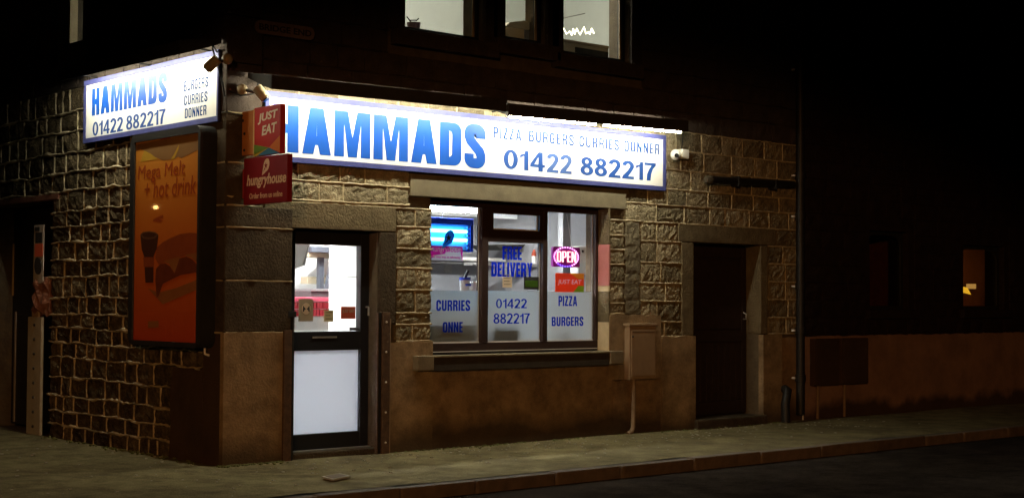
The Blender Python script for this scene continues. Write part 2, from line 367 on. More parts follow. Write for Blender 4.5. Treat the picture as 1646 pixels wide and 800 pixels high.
def glyph(c, s):
    h = s*.82                                # horizontal stroke
    if c == 'I': return s, [[(0, 0), (s, 0), (s, 1), (0, 1)]]
    if c == 'H':
        w = .50+s*.2; a, b = .5-h*.5, .5+h*.5
        return w, [[(0, 0), (s, 0), (s, a), (w-s, a), (w-s, 0), (w, 0), (w, 1), (w-s, 1), (w-s, b), (s, b), (s, 1), (0, 1)]]
    if c == 'A':
        w = .60+s*.1; q = s*1.0
        return w, [[(0, 0), (q, 0), (q+.045, .2), (w-q-.045, .2), (w-q, 0), (w, 0), (w*.5+s*.62, 1), (w*.5-s*.62, 1)],
                   [(q+.075, .2+h), (w-q-.075, .2+h), (w*.5, .82)]]
    if c == 'M':
        w = .74+s*.3
        return w, [[(0, 0), (s*.9, 0), (s*.9, .72), (w*.5-s*.42, 0), (w*.5+s*.42, 0), (w-s*.9, .72), (w-s*.9, 0), (w, 0), (w, 1), (w-s*1.25, 1), (w*.5, .42), (s*1.25, 1), (0, 1)]]
    if c == 'N':
        w = .52+s*.2
        return w, [[(0, 0), (s, 0), (s, .58), (w-s, 0), (w, 0), (w, 1), (w-s, 1), (w-s, .44), (s, 1), (0, 1)]]
    if c == 'D':
        w = .50+s*.2; return w, [rr(0, w, 0, 1, .2, 0), rr(s, w-s, h, 1-h, .09, 0)]
    if c == 'O':
        w = .50+s*.2; return w, [rr(0, w, 0, 1, .2), rr(s, w-s, h, 1-h, .08)]
    if c == 'P':
        w = .48+s*.2
        o = [(0, 0), (s, 0), (s, .40)] + arc(w-.18, .58, .18, .18, -90, 0, 6) + arc(w-.18, .82, .18, .18, 0, 90, 6) + [(0, 1)]
        return w, [o, rr(s, w-s, .40+h, 1-h, .07, 0)]
    if c == 'R':
        w = .50+s*.2
        o = [(0, 0), (s, 0), (s, .42), (w-s-.06, .42), (w-s-.02, .36), (w-s, 0), (w, 0), (w-.01, .38), (w-.07, .48)] + arc(w-.15, .64, .15, .12, -60, 0, 5) + arc(w-.17, .83, .17, .17, 0, 90, 6) + [(0, 1)]
        return w, [o, rr(s, w-s, .42+h, 1-h, .06, 0)]
    if c == 'B':
        w = .50+s*.2
        o = [(0, 0)] + arc(w-.17, .17, .17, .17, -90, 0, 6) + [(w, .38), (w-.06, .51)] + arc(w-.17, .66, .15, .12, -20, 0, 3) + arc(w-.18, .84, .16, .16, 0, 90, 6) + [(0, 1)]
        return w, [o, rr(s, w-s, h, .5-h*.45, .05, 0), rr(s, w-s-.01, .5+h*.55, 1-h, .05, 0)]
    if c in 'CG':
        w = .50+s*.2; r = .2-s/2+.04
        p = [(w-s/2, .64 if c == 'C' else .68)] + arc(w-s/2-r, 1-h/2-r, r, r, 0, 90, 6) + arc(s/2+r, 1-h/2-r, r, r, 90, 180, 6) + arc(s/2+r, h/2+r, r, r, 180, 270, 6) + arc(w-s/2-r, h/2+r, r, r, 270, 360, 6)
        p += [(w-s/2, .36)] if c == 'C' else [(w-s/2, .45), (w*.54, .45)]
        return w, [thick(p, s)]
    if c == 'S':
        w = .50+s*.2; r = .19-s/2+.04
        p = [(w-s/2, .68)] + arc(w-s/2-r, 1-h/2-r, r, r, 0, 90, 6) + arc(s/2+r, 1-h/2-r, r, r, 90, 180, 6) + [(s/2, .72), (s/2+.04, .62), (w*.5, .5), (w-s/2-.04, .38), (w-s/2, .28)] + arc(w-s/2-r, h/2+r, r, r, 0, -90, 6) + arc(s/2+r, h/2+r, r, r, 270, 180, 6) + [(s/2, .32)]
        return w, [thick(p, s)]
    if c == 'U':
        w = .50+s*.2; r = .2-s/2+.04
        return w, [thick([(s/2, 1)] + arc(s/2+r, h/2+r, r, r, 180, 270, 6) + arc(w-s/2-r, h/2+r, r, r, 270, 360, 6) + [(w-s/2, 1)], s)]
    if c == 'J':
        w = .42; return w, [thick([(s/2, .30)] + arc(s/2+.08, h/2+.08, .08, .08, 180, 270, 5) + arc(w-s/2-.08, h/2+.08, .08, .08, 270, 360, 5) + [(w-s/2, 1)], s)]
    if c == 'Z':
        w = .46+s*.1
        return w, [[(0, 0), (w, 0), (w, h), (s*1.15, h), (w, 1-h), (w, 1), (.02, 1), (.02, 1-h), (w-s*1.15, 1-h), (0, h)]]
    if c == 'E':
        w = .38+s*.2; return w, [[(0, 0), (w, 0), (w, h), (s, h), (s, .5-h*.5), (w*.93, .5-h*.5), (w*.93, .5+h*.5), (s, .5+h*.5), (s, 1-h), (w, 1-h), (w, 1), (0, 1)]]
    if c == 'F':
        w = .38+s*.2; return w, [[(0, 0), (s, 0), (s, .5-h*.5), (w*.93, .5-h*.5), (w*.93, .5+h*.5), (s, .5+h*.5), (s, 1-h), (w, 1-h), (w, 1), (0, 1)]]
    if c == 'L':
        w = .36+s*.2; return w, [[(0, 0), (w, 0), (w, h), (s, h), (s, 1), (0, 1)]]
    if c == 'T':
        w = .44+s*.2; return w, [[(w/2-s/2, 0), (w/2+s/2, 0), (w/2+s/2, 1-h), (w, 1-h), (w, 1), (0, 1), (0, 1-h), (w/2-s/2, 1-h)]]
    if c == 'V':
        w = .54+s*.1; return w, [[(w/2-s*.6, 0), (w/2+s*.6, 0), (w, 1), (w-s, 1), (w/2, .26), (s, 1), (0, 1)]]
    if c == 'Y':
        w = .54+s*.1; return w, [[(w/2-s/2, 0), (w/2+s/2, 0), (w/2+s/2, .4), (w, 1), (w-s*1.05, 1), (w/2, .60), (s*1.05, 1), (0, 1), (w/2-s/2, .4)]]
    if c == '0':
        w = .56; return w, [circle(w/2, .5, w/2, .5, 28), circle(w/2, .5, w/2-s, .5-h, 24)]
    if c == '1': return .36, [[(.36-s, 0), (.36, 0), (.36, 1), (.36-s*.8, 1), (.20, .86), (.02, .78), (.02, .62), (.36-s, .74)]]
    if c == '2':
        p = arc(.28, 1-h/2-.205, .195, .205, 172, -28, 14) + [(.36, .46), (.20, .30), (.11, .17)]
        q = thick(p, s)
        n = len(p); lf = q[:n]; rg = q[n:]   # left side forward, right side backward
        return .56, [lf[:-1] + [(.25+s*.25, h), (.55, h), (.55, 0), (.0, 0), (.02, .12), (.05, .19)][::1] + rg[1:]] if False else (.56, [q, ])[1] and [q]
    if c == '7':
        return .54, [[(.0, 1), (.54, 1), (.54, 1-h*.9), (.40, .66), (.33, .40), (.29, 0), (.29-s, 0), (.13, .36), (.22, .62), (.34, 1-h), (0, 1-h)]]
    if c == '4':
        w = .60; x = w-.09
        return w, [[(x-s, 0), (x, 0), (x, .21), (w, .21), (w, .21+h), (x, .21+h), (x, 1), (x-s*.95, 1), (0, .21+h), (0, .21), (x-s, .21)],
                   [(s*.95, .21+h), (x-s, .21+h), (x-s, .74)]]
    if c == '8':
        w = .56; zs = [i/28 for i in range(29)]
        def hw(z):
            a = 1-((z-.745)/.255)**2; b = 1-((z-.28)/.28)**2
            return max(.245*math.sqrt(a) if a > 0 else 0, .28*math.sqrt(b) if b > 0 else 0)
        o = [(w/2+hw(z), z) for z in zs] + [(w/2-hw(z), z) for z in reversed(zs[1:-1])]
        return w, [o, circle(w/2, .745, .245-s*.95, .255-h, 18), circle(w/2, .285, .28-s, .28-h-.005, 18)]
    return .3, []
def glyph2(c, s):
    if c != '2': return glyph(c, s)
    h = s*.82; w = .56
    p = arc(w/2, 1-h/2-.21, w/2-s/2-.005, .21, 175, -22, 16) + [(.35, .43), (.20, .27), (.14, .14)]
    q = thick(p, s); n = len(p); lf = q[:n]; rg = list(reversed(q[n:]))
    # walk the outer side down, close along the foot, come back up the inner side
    if lf[n//2][1] > rg[n//2][1]: outer, inner = lf, rg
    else: outer, inner = rg, lf
    return w, [outer[:-2] + [(.285, h), (w-.01, h), (w-.01, 0), (0, 0), (.015, .10), (.055, .20)] + list(reversed(inner[:-2]))]
def curve_mesh(polys, ext):
    cu = bpy.data.curves.new('outline', 'CURVE'); cu.dimensions = '2D'; cu.fill_mode = 'BOTH'; cu.extrude = ext
    for p in polys:
        sp = cu.splines.new('POLY'); sp.points.add(len(p)-1); sp.use_cyclic_u = True
        for q, (x, z) in zip(sp.points, p): q.co = (x, z, 0, 1)
    o = bpy.data.objects.new('outline', cu); COL.objects.link(o)
    dg = bpy.context.evaluated_depsgraph_get(); dg.update()
    me = bpy.data.meshes.new_from_object(o.evaluated_get(dg)); bpy.data.objects.remove(o); bpy.data.curves.remove(cu); return me
def word_caps(txt, s, gap, space=.3):
    x = 0; polys = []
    for ch in txt:
        if ch == ' ': x += space; continue
        w, pl = glyph2(ch, s)
        polys += [[(x+a, b) for a, b in p] for p in pl]; x += w+gap
    return curve_mesh(polys, .5)
def word_font(txt, bold=0.0, align='LEFT'):
    cu = bpy.data.curves.new('word', 'FONT'); cu.body = txt; cu.extrude = .5; cu.offset = bold; cu.align_x = align; cu.resolution_u = 3
    o = bpy.data.objects.new('word', cu); COL.objects.link(o)
    dg = bpy.context.evaluated_depsgraph_get(); dg.update()
    me = bpy.data.meshes.new_from_object(o.evaluated_get(dg)); bpy.data.objects.remove(o); bpy.data.curves.remove(cu); return me
def letter(name, me, fn, u0, u1, z0, z1, d0, d1, mat, parent, shear=0.0, tilt=0.0):
    """fit the outline mesh between u0..u1 and z0..z1 on a plane; tilt = rise of z along the word"""
    xs = [v.co.x for v in me.vertices]; ys = [v.co.y for v in me.vertices]
    ax, bx, ay, by = min(xs), max(xs), min(ys), max(ys)
    b = MB(); vs = []
    for v in me.vertices:
        k = (v.co.x-ax)/(bx-ax); q = (v.co.y-ay)/(by-ay)
        k += shear*q
        vs.append(fn(u0+(u1-u0)*k, d0 if v.co.z < 0 else d1, z0+(z1-z0)*q+tilt*k))
    b.add(vs, [tuple(p.vertices) for p in me.polygons]); bpy.data.meshes.remove(me)
    return b.build(name, mat, parent, merge=True)

# ------------------------------------------------------------------ walls with openings, stones, pointing
def wall_mesh(fn, u0, u1, z0, z1, holes, t):
    us = sorted({u0, u1, *[h[0] for h in holes], *[h[1] for h in holes]}); zs = sorted({z0, z1, *[h[2] for h in holes], *[h[3] for h in holes]})
    us = [u for u in us if u0 <= u <= u1]; zs = [z for z in zs if z0 <= z <= z1]
    def solid(i, j):
        if not (0 <= i < len(us)-1 and 0 <= j < len(zs)-1): return False
        cu, cz = (us[i]+us[i+1])/2, (zs[j]+zs[j+1])/2
        return not any(h[0] < cu < h[1] and h[2] < cz < h[3] for h in holes)
    b = MB()
    for i in range(len(us)-1):
        for j in range(len(zs)-1):
            if not solid(i, j): continue
            a0, a1, c0, c1 = us[i], us[i+1], zs[j], zs[j+1]
            for d in (0, -t): b.add([fn(a0, d, c0), fn(a1, d, c0), fn(a1, d, c1), fn(a0, d, c1)], [(0, 1, 2, 3)])
            for (di, dj, e) in ((-1, 0, ((a0, c0), (a0, c1))), (1, 0, ((a1, c0), (a1, c1))), (0, -1, ((a0, c0), (a1, c0))), (0, 1, ((a0, c1), (a1, c1)))):
                if not solid(i+di, j+dj):
                    (p, q), (r, s_) = e
                    b.add([fn(p, 0, q), fn(r, 0, s_), fn(r, -t, s_), fn(p, -t, q)], [(0, 1, 2, 3)])
    return b
def stone_into(b, fn, u0, u1, z0, z1, proud, relief, nu=5, nz=4, jag=.006, back=-.04):
    """a rock-faced stone: irregular outline, pitched edges, lumpy face"""
    V = []
    ph = random.uniform(0, 9); fl = random.uniform(-1, 1)*relief*.35
    for j in range(nz+1):
        for i in range(nu+1):
            a, c = i/nu, j/nz
            u = u0+(u1-u0)*a; z = z0+(z1-z0)*c
            edge = i in (0, nu) or j in (0, nz)
            if edge: u += random.uniform(-jag, jag); z += random.uniform(-jag, jag)
            else: u += random.uniform(-.2, .2)*(u1-u0)/nu; z += random.uniform(-.2, .2)*(z1-z0)/nz
            if i in (0, nu) and j in (0, nz): u += (1 if i == 0 else -1)*jag*1.3; z += (1 if j == 0 else -1)*jag*1.3
            d = proud + (-relief*random.uniform(.1, .55) if edge else relief*random.uniform(-.35, 1.0) + fl*math.sin(ph+3*a))
            V.append(fn(u, d, z))
    n = len(V); w = nu+1
    F_ = [(j*w+i, j*w+i+1, (j+1)*w+i+1, (j+1)*w+i) for j in range(nz) for i in range(nu)]
    ring = [i for i in range(w)] + [j*w+nu for j in range(1, nz+1)] + [nz*w+i for i in range(nu-1, -1, -1)] + [j*w for j in range(nz-1, 0, -1)]
    per = []
    for j in range(nz+1):
        for i in range(w):
            per.append((u0+(u1-u0)*i/nu, z0+(z1-z0)*j/nz))
    V += [fn(per[k][0], back, per[k][1]) for k in ring]
    m = len(ring)
    F_ += [(ring[k], n+k, n+(k+1) % m, ring[(k+1) % m]) for k in range(m)]
    b.add(V, F_)
def free(u0, u1, za, zb, holes):
    iv = [(u0, u1)]
    for h in holes:
        if h[2] < zb-.03 and h[3] > za+.03:
            nv = []
            for a, c in iv:
                if h[1] <= a or h[0] >= c: nv.append((a, c)); continue
                if h[0] > a: nv.append((a, h[0]))
                if h[1] < c: nv.append((h[1], c))
            iv = nv
    return [(a, c) for a, c in iv if c-a > .05]
def courses(fn, u0, u1, rows, wmin, wmax, holes, joint=.012):
    out = []
    for za, zb in zip(rows, rows[1:]):
        for a, c in free(u0, u1, za, zb, holes):
            x = a; cut = [a]
            while True:
                w = random.uniform(wmin, wmax)
                if c-(x+w) < wmin*.75: break
                x += w; cut.append(x)
            cut.append(c)
            if len(cut) == 2 and c-a > wmax*1.5: cut = [a, (a+c)/2, c]
            out.append((za, zb, cut))
    return out
def ribbon(b, fn, p0, p1, h, proud, jit, step=.05, base=-.012, wave=0.0):
    """a strip of mortar standing a little proud of the joint, from (u,z) to (u,z)"""
    ln = math.dist(p0, p1); n = max(2, int(ln/step)); du, dz = (p1[0]-p0[0])/ln, (p1[1]-p0[1])/ln
    V = []; w1, w2, w3 = random.uniform(0, 6), random.uniform(0, 6), random.uniform(0, 6)
    for i in range(n+1):
        t = i/n; u = p0[0]+(p1[0]-p0[0])*t; z = p0[1]+(p1[1]-p0[1])*t
        hh = h*random.uniform(.65, 1.5); hl = h*random.uniform(.65, 1.5); pr = proud*random.uniform(.55, 1.35); off = random.uniform(-jit, jit) + wave*(math.sin(w1+u*3.1)+.7*math.sin(w2+u*8.3)+.4*math.sin(w3+u*19))
        if wave: q_ = max(0, math.sin(w2+u*5.3)+math.sin(w3+u*13))*.5; hh *= .6+q_; hl *= .5+q_*.8; pr *= .55+.7*q_
        for (k, d) in ((-hl, base), (-hl*.55, pr*.8), (hh*.55, pr), (hh, base)):
            kk = k+off; V.append(fn(u-dz*kk, d, z+du*kk))
    F_ = [(i*4+j, (i+1)*4+j, (i+1)*4+j+1, i*4+j+1) for i in range(n) for j in range(3)]
    b.add(V, F_, True)

# ------------------------------------------------------------------ SETTING: ground, road, pavement, kerb, sky is the world
ground = struct(MB().box(-150, 150, -150, 150, -.6, -.16).build('ground', 'ground'))
road = struct(MB().box(-60, 90, -40, -2.16, -.3, -.11).build('road', 'road'))
def pavement_mesh():
    b = MB(); nx, ny = 150, 12
    xs = [-12+i*(52/nx) for i in range(nx+1)]
    rows = [-2.02+2.06*j/ny for j in range(ny+1)]
    V = [(x, y, .008*math.sin(x*1.7+y*2)*random.random()+random.uniform(-.003, .003)+(.0 if y < -.3 else .012)) for y in rows for x in xs]
    w = nx+1
    b.add(V, [(j*w+i, j*w+i+1, (j+1)*w+i+1, (j+1)*w+i) for j in range(ny) for i in range(nx)], True)
    # the side street runs level round the corner
    xs2 = [-12+i*.3 for i in range(41)]; ys2 = [.04+j*.4 for j in range(60)]
    V = [(x, y, random.uniform(-.004, .004)+.006) for y in ys2 for x in xs2]; w = len(xs2)
    b.add(V, [(j*w+i, j*w+i+1, (j+1)*w+i+1, (j+1)*w+i) for j in range(len(ys2)-1) for i in range(w-1)], True)
    return b
pavement = struct(pavement_mesh().build('pavement', 'tar', recalc=False))
kerb = struct(MB().box(-12, 40, -2.05, -2.02, -.2, -.012).build('kerb', 'kerb'))
x = -6.0
while x < 22:
    w = random.uniform(.75, 1.0); dy = random.uniform(-.012, .012); dz = random.uniform(-.008, .008)
    box('kerb_stone', 'kerb', kerb, x+.006, x+w-.006, -2.17+dy, -2.045, -.19, .004+dz, bev=.022); x += w
# ------------------------------------------------------------------ THE CORNER BUILDING
bld = thing('shop_building', 'soot-dark stone corner building with a lit takeaway shop on its ground floor', 'building', (4, 3, 0))
NX = 8.30                                    # where the neighbouring house begins
DOOR = (.703, 1.70, .0, 2.155); WIN = (2.35, 4.83, .93, 2.52); DR2 = (6.235, 7.47, .06, 2.185)
UPW = []
for (ax, bx, zb) in ((648, 761, 4.215), (808, 861.5, 4.28), (900.7, 997, 4.222)):
    gx0 = F(ax, 50, .12)[0]; gx1 = F(bx, 50, .12)[0]; UPW.append((gx0, gx1, zb, 5.45))
up_holes = [(g[0]-.07, g[1]+.05, g[2]-.06, g[3]+.06) for g in UPW]
FH = [DOOR, WIN, DR2] + up_holes
front = wall_mesh(PF(.03), 0.0, NX, -.05, 7.0, FH, .32).build('front_wall', 'core', bld, merge=True)
SD = (3.62, 5.35, 0.0, 2.54); SW = (3.02, 3.50, 4.17, 5.5)
side = wall_mesh(PL(.03), .352, 9.0, -.05, 7.0, [SD, SW], .32).build('side_wall', 'core_side', bld, merge=True)
rf = MB().box(-.25, NX, -.2, 9.2, 7.0, 7.15).build('roof', 'roof', bld)

# --- front stones
LNT = (2.06, 5.10, 2.52, 2.74)               # window lintel
DL = (.40, 1.895, 2.155, 2.40)               # door lintel
D2L = (5.98, 7.75, 2.185, 2.394)             # far door lintel
rows_e = [2.394, 2.60, 2.785, 3.012, 3.24, 3.46]
rows_up = [3.46, 3.69, 3.91, 4.13, 4.36, 4.60, 4.84, 5.08, 5.32, 5.56, 5.8, 6.05, 6.3, 6.55, 6.8, 7.0]
Q = .37                                      # quoins at the corner
sets = []
sets += courses(PF(0), Q, NX, rows_e, .26, .52, [LNT, (Q, 1.9, 2.3, 2.42)])
sets += courses(PF(0), 1.905, 2.35, [1.09, 1.253, 1.364, 1.591, 1.806, 1.997, 2.212, 2.394], .2, .34, [])
sets += courses(PF(0), 4.83, 5.09, [1.352, 1.47, 1.698, 1.899, 2.065, 2.225, 2.394], .2, .34, [])
sets += courses(PF(0), 5.35, 6.03, [1.09, 1.258, 1.493, 1.699, 1.934, 2.177, 2.394], .26, .42, [D2L])
sets += courses(PF(0), 7.60, NX, [1.10, 1.30, 1.52, 1.74, 1.96, 2.177, 2.394], .26, .42, [D2L])
pt = MB()
def lay(fn, sets, mat, par, pt, h, proud, jit, relief, jag, gap, nu=8, nz=5, wave=0.0, perp=.8):
    cnt = 0
    for za, zb, cut in sets:
        for a, c in zip(cut, cut[1:]):
            b = MB(); stone_into(b, fn, a+gap, c-gap, za+gap, zb-gap, random.uniform(-.006, .006), relief*random.uniform(.6, 1.4), nu, nz, jag)
            b.build('stone', mat, par); cnt += 1
        ribbon(pt, fn, (cut[0], za), (cut[-1], za), h, proud, jit, wave=wave)
        if not wave: ribbon(pt, fn, (cut[0], zb), (cut[-1], zb), h*.9, proud*.9, jit)
        for q in cut[1:-1]:
            ribbon(pt, fn, (q+random.uniform(-.006, .006), za+h*.4), (q+random.uniform(-.006, .006), zb-h*.4), h*perp*random.uniform(.5, 1.1), proud*perp*random.uniform(.3, 1.1), jit*.8)
    return cnt
n_front = lay(PF(0), sets, 'stone', front, pt, .010, .010, .003, .011, .006, .008)
ribbon(pt, PF(0), (0, 2.408), (2.06, 2.425), .013, .016, .003)
stuff(pt.build('mortar_joints', 'mortar', front, recalc=False))
b = MB(); pt2 = MB()
holes_up = [(h[0]-.20, h[1]+.20, h[2]-.22, h[3]+.25) for h in up_holes]
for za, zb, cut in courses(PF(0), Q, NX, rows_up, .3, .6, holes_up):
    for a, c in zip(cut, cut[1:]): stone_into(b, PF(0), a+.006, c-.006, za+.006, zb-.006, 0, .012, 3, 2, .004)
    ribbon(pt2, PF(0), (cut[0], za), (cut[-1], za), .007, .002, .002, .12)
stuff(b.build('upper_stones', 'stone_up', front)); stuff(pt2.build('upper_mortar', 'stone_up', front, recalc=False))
# quoins at the corner, alternating long and short
zq = [1.19, 1.66, 2.14, 2.335, 2.72, 3.17, 3.62, 4.05, 4.5, 4.95, 5.4, 5.85, 6.3, 6.75, 7.0]
for i, (za, zb) in enumerate(zip(zq, zq[1:])):
    lx = Q-.012 if za > 2.3 else DOOR[0]-.005
    box('quoin_stone', 'jamb' if zb < 3.5 else 'stone_up', front, -.018, lx, -.016, .35, za+.006, zb-.006, bev=.012)
qp = MB()
for z in zq[:6]:
    ribbon(qp, PF(-.0), (0, z), (Q if z > 2.3 else DOOR[0], z), .010, .022, .003)
    ribbon(qp, PL(-.0), (0, z), (.35, z), .010, .024, .003)
stuff(qp.build('quoin_joints', 'mortar', front, recalc=False))
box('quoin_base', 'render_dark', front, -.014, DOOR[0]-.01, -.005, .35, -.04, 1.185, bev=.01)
# dressed stones
box('door_lintel', 'ashlar', front, DL[0], DL[1], -.012, .30, DL[2], DL[3]-.004, bev=.008)
box('jamb_stone', 'jamb', front, 1.705, 1.895, -.014, .30, 1.262, 2.148, bev=.01)
box('jamb_stone', 'render', front, 1.705, 1.80, -.012, .30, 0, 1.256, bev=.012)
box('window_lintel', 'lintel', front, LNT[0]+.006, LNT[1]-.006, -.02, .28, LNT[2], LNT[3], bev=.006)
box('far_door_lintel', 'ashlar', front, D2L[0], D2L[1], -.01, .28, D2L[2]+.002, D2L[3]-.008, bev=.008)
box('jamb_stone', 'ashlar', front, 6.035, DR2[0], -.012, .30, 1.10, 2.178, bev=.008)
box('jamb_stone', 'ashlar', front, DR2[1]-.008, 7.592, -.012, .30, 1.10, 2.178, bev=.012)
stuffc = MB()
for k in range(7):
    za = 1.35+k*.15; stone_into(stuffc, PF(0), 5.105+random.uniform(-.02, .01), 5.335+random.uniform(-.01, .02), za, za+.153, .004, .007, 6, 4, .006)
stuffc.build('cement_patch', 'cement', front)
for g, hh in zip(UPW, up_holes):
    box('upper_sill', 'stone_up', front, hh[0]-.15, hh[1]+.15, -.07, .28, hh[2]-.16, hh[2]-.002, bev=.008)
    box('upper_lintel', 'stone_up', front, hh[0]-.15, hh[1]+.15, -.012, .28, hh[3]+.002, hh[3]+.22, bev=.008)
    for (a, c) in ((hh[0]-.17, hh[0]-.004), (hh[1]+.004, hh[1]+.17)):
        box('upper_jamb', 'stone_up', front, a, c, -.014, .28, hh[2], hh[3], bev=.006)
# render on the lower wall: separate coats
def coat(name, mat, par, x0, x1, z0, z1, d, top_jag=.015):
    n = max(4, int((x1-x0)/.08)); poly = [(x0, z0)] + [(x1, z0)]
    for i in range(n+1):
        u = x1+(x0-x1)*i/n; poly.append((u, z1+random.uniform(-top_jag, top_jag)*(1 if 0 < i < n else 0)))
    return MB().prism(poly, PF(0), -.03, d).build(name, mat, par)
coat('render_coat', 'render', front, -.022, .612, -.03, 1.192, .03, .006)
coat('render_coat', 'render', front, 1.802, 2.352, -.03, 1.085, .026)
coat('render_coat', 'render_low', front, 2.30, 4.88, -.03, .80, .022)
coat('render_coat', 'render', front, 4.832, 5.66, .62, 1.335, .03)
coat('render_coat', 'render_low', front, 4.885, 5.68, -.03, .615, .024)
coat('render_coat', 'render', front, 5.665, 6.237, -.03, 1.09, .045)
coat('render_coat', 'render', front, 7.468, 7.83, -.03, 1.09, .045)
coat('render_coat', 'render_low', front, 7.832, 8.29, -.03, 1.05, .015)
# window sill
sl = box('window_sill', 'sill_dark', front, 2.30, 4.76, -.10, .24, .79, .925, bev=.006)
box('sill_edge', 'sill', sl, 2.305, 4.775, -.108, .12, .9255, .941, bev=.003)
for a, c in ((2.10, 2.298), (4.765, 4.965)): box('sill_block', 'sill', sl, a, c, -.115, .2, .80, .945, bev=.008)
# window reveal in blocks of pink, cream and stone colour
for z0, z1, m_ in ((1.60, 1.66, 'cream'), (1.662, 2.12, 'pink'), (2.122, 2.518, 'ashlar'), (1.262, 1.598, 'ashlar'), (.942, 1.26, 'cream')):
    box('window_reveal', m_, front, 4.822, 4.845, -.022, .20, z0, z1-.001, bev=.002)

# --- side wall stones
rows_s = [-.04, .149, .30, .464, .661, .864, 1.016, 1.175, 1.321, 1.50, 1.716, 1.885, 2.075, 2.248, 2.408, 2.62, 2.813, 3.03, 3.252, 3.459, 3.705]
pts_ = MB()
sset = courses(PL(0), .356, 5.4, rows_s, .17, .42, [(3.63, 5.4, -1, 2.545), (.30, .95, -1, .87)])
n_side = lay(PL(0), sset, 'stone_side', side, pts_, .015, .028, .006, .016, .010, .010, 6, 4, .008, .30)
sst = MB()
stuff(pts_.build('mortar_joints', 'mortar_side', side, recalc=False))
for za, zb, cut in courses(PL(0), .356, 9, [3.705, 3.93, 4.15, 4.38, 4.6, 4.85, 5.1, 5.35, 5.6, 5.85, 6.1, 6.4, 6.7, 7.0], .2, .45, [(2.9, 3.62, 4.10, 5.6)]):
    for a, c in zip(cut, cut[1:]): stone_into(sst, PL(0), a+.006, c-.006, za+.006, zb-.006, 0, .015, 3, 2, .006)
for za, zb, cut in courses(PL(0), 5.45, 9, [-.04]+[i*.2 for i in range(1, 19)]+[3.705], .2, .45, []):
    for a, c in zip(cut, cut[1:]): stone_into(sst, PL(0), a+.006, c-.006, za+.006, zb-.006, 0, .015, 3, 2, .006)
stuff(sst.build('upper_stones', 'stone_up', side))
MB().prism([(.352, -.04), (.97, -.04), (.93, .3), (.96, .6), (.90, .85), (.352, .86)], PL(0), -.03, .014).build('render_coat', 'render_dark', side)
box('side_door_lintel', 'brownworn', side, -.02, .25, 3.45, 5.5, 2.545, 2.61, bev=.01)
wj = MB(); stone_into(wj, PL(0), 3.66, 4.02, 1.30, 1.72, .03, .06, 6, 6, .02); wj.build('worn_jamb_stone', 'brownworn', side)

# ------------------------------------------------------------------ DOORS AND WINDOWS OF THE BUILDING
# shop door
dy = .18
dr = box('shop_door', 'black', bld, DOOR[0]+.01, .838, dy-.03, dy+.05, .075, 2.15, bev=.004)
gx0, gx1 = .838, 1.592
box('door_stile', 'black', dr, gx1, 1.69, dy-.031, dy+.05, .075, 2.15, bev=.004)
box('door_rail', 'black', dr, gx0+.001, gx1-.001, dy-.028, dy+.045, 2.014, 2.149, bev=.003)
box('door_rail', 'black', dr, gx0+.001, gx1-.001, dy-.028, dy+.045, 1.010, 1.190, bev=.004)
box('door_rail', 'black', dr, gx0+.001, gx1-.001, dy-.028, dy+.045, .076, .226, bev=.004)
box('glass_pane', 'pane', dr, gx0, gx1, dy+.005, dy+.011, 1.19, 2.014)
box('frosted_panel', 'frostdoor', dr, gx0, gx1, dy+.004, dy+.012, .226, 1.010)
lx0, lz = F(502, 541.5, dy-.03); lx1, _ = F(541, 540.5, dy-.03)
box('letter_slot', 'steelgrey', dr, lx0, lx1, dy-.036, dy-.029, lz-.012, lz+.006, bev=.002)
hb = MB().tube([(1.655, dy-.03, 1.42), (1.655, dy-.075, 1.42), (1.655, dy-.075, 1.34)], .009, 8); hb.build('handle', 'steelgrey', dr)
for k, (px0, px1, py0, py1, m_) in enumerate(((480.5, 503, 480, 516, 'brownpaper'), (521, 535.5, 498.5, 516.5, 'yellowpaper'), (548.5, 571, 492.5, 512, 'redpaper'))):
    a, zt = F(px0, py0, dy); c, zb_ = F(px1, py1, dy)
    nt = box('notice', m_, dr, a, c, dy-.002, dy+.004, zb_, zt)
    if k == 0:
        cx, cz = (a+c)/2, zb_+(zt-zb_)*.56
        ring = MB(); ring.prism(circle(cx, cz, .05, .055, 24), PF(dy), .003, .0045); ring.build('notice_disc', 'paper', nt)
        for s_ in (-1, 1):
            MB().prism([(cx+s_*.004, cz-.004), (cx+s_*.02, cz+.012), (cx+s_*.036, cz+.03), (cx+s_*.037, cz+.004), (cx+s_*.04, cz-.03), (cx+s_*.026, cz-.026), (cx+s_*.02, cz-.012)], PF(dy), .005, .0065).build('dog_print', 'ink', nt)
    if k == 2:
        letter('notice_lettering', word_font('JUST EAT', .02), PF(dy), a+.012, c-.012, zb_+.05, zb_+.09, .003, .004, 'brownpaper', nt)
    if k == 1:
        for q in range(4): MB().box(a+.015, c-.015-.02*(q % 2), dy-.0035, dy-.0025, zb_+.025+q*.03, zb_+.031+q*.03).build('print_line', 'ink', nt)
box('corner_sticker', 'ink', dr, *[F(562, 528, dy)[0], F(576, 528, dy)[0]], dy-.001, dy+.004, 1.195, 1.225)
box('door_threshold', 'jamb', bld, DOOR[0]+.006, DOOR[1]-.006, -.02, .30, -.03, .07, bev=.012)
box('threshold_strip', 'steelgrey', bld, DOOR[0]+.02, DOOR[1]-.02, .085, .135, .071, .082, bev=.003)

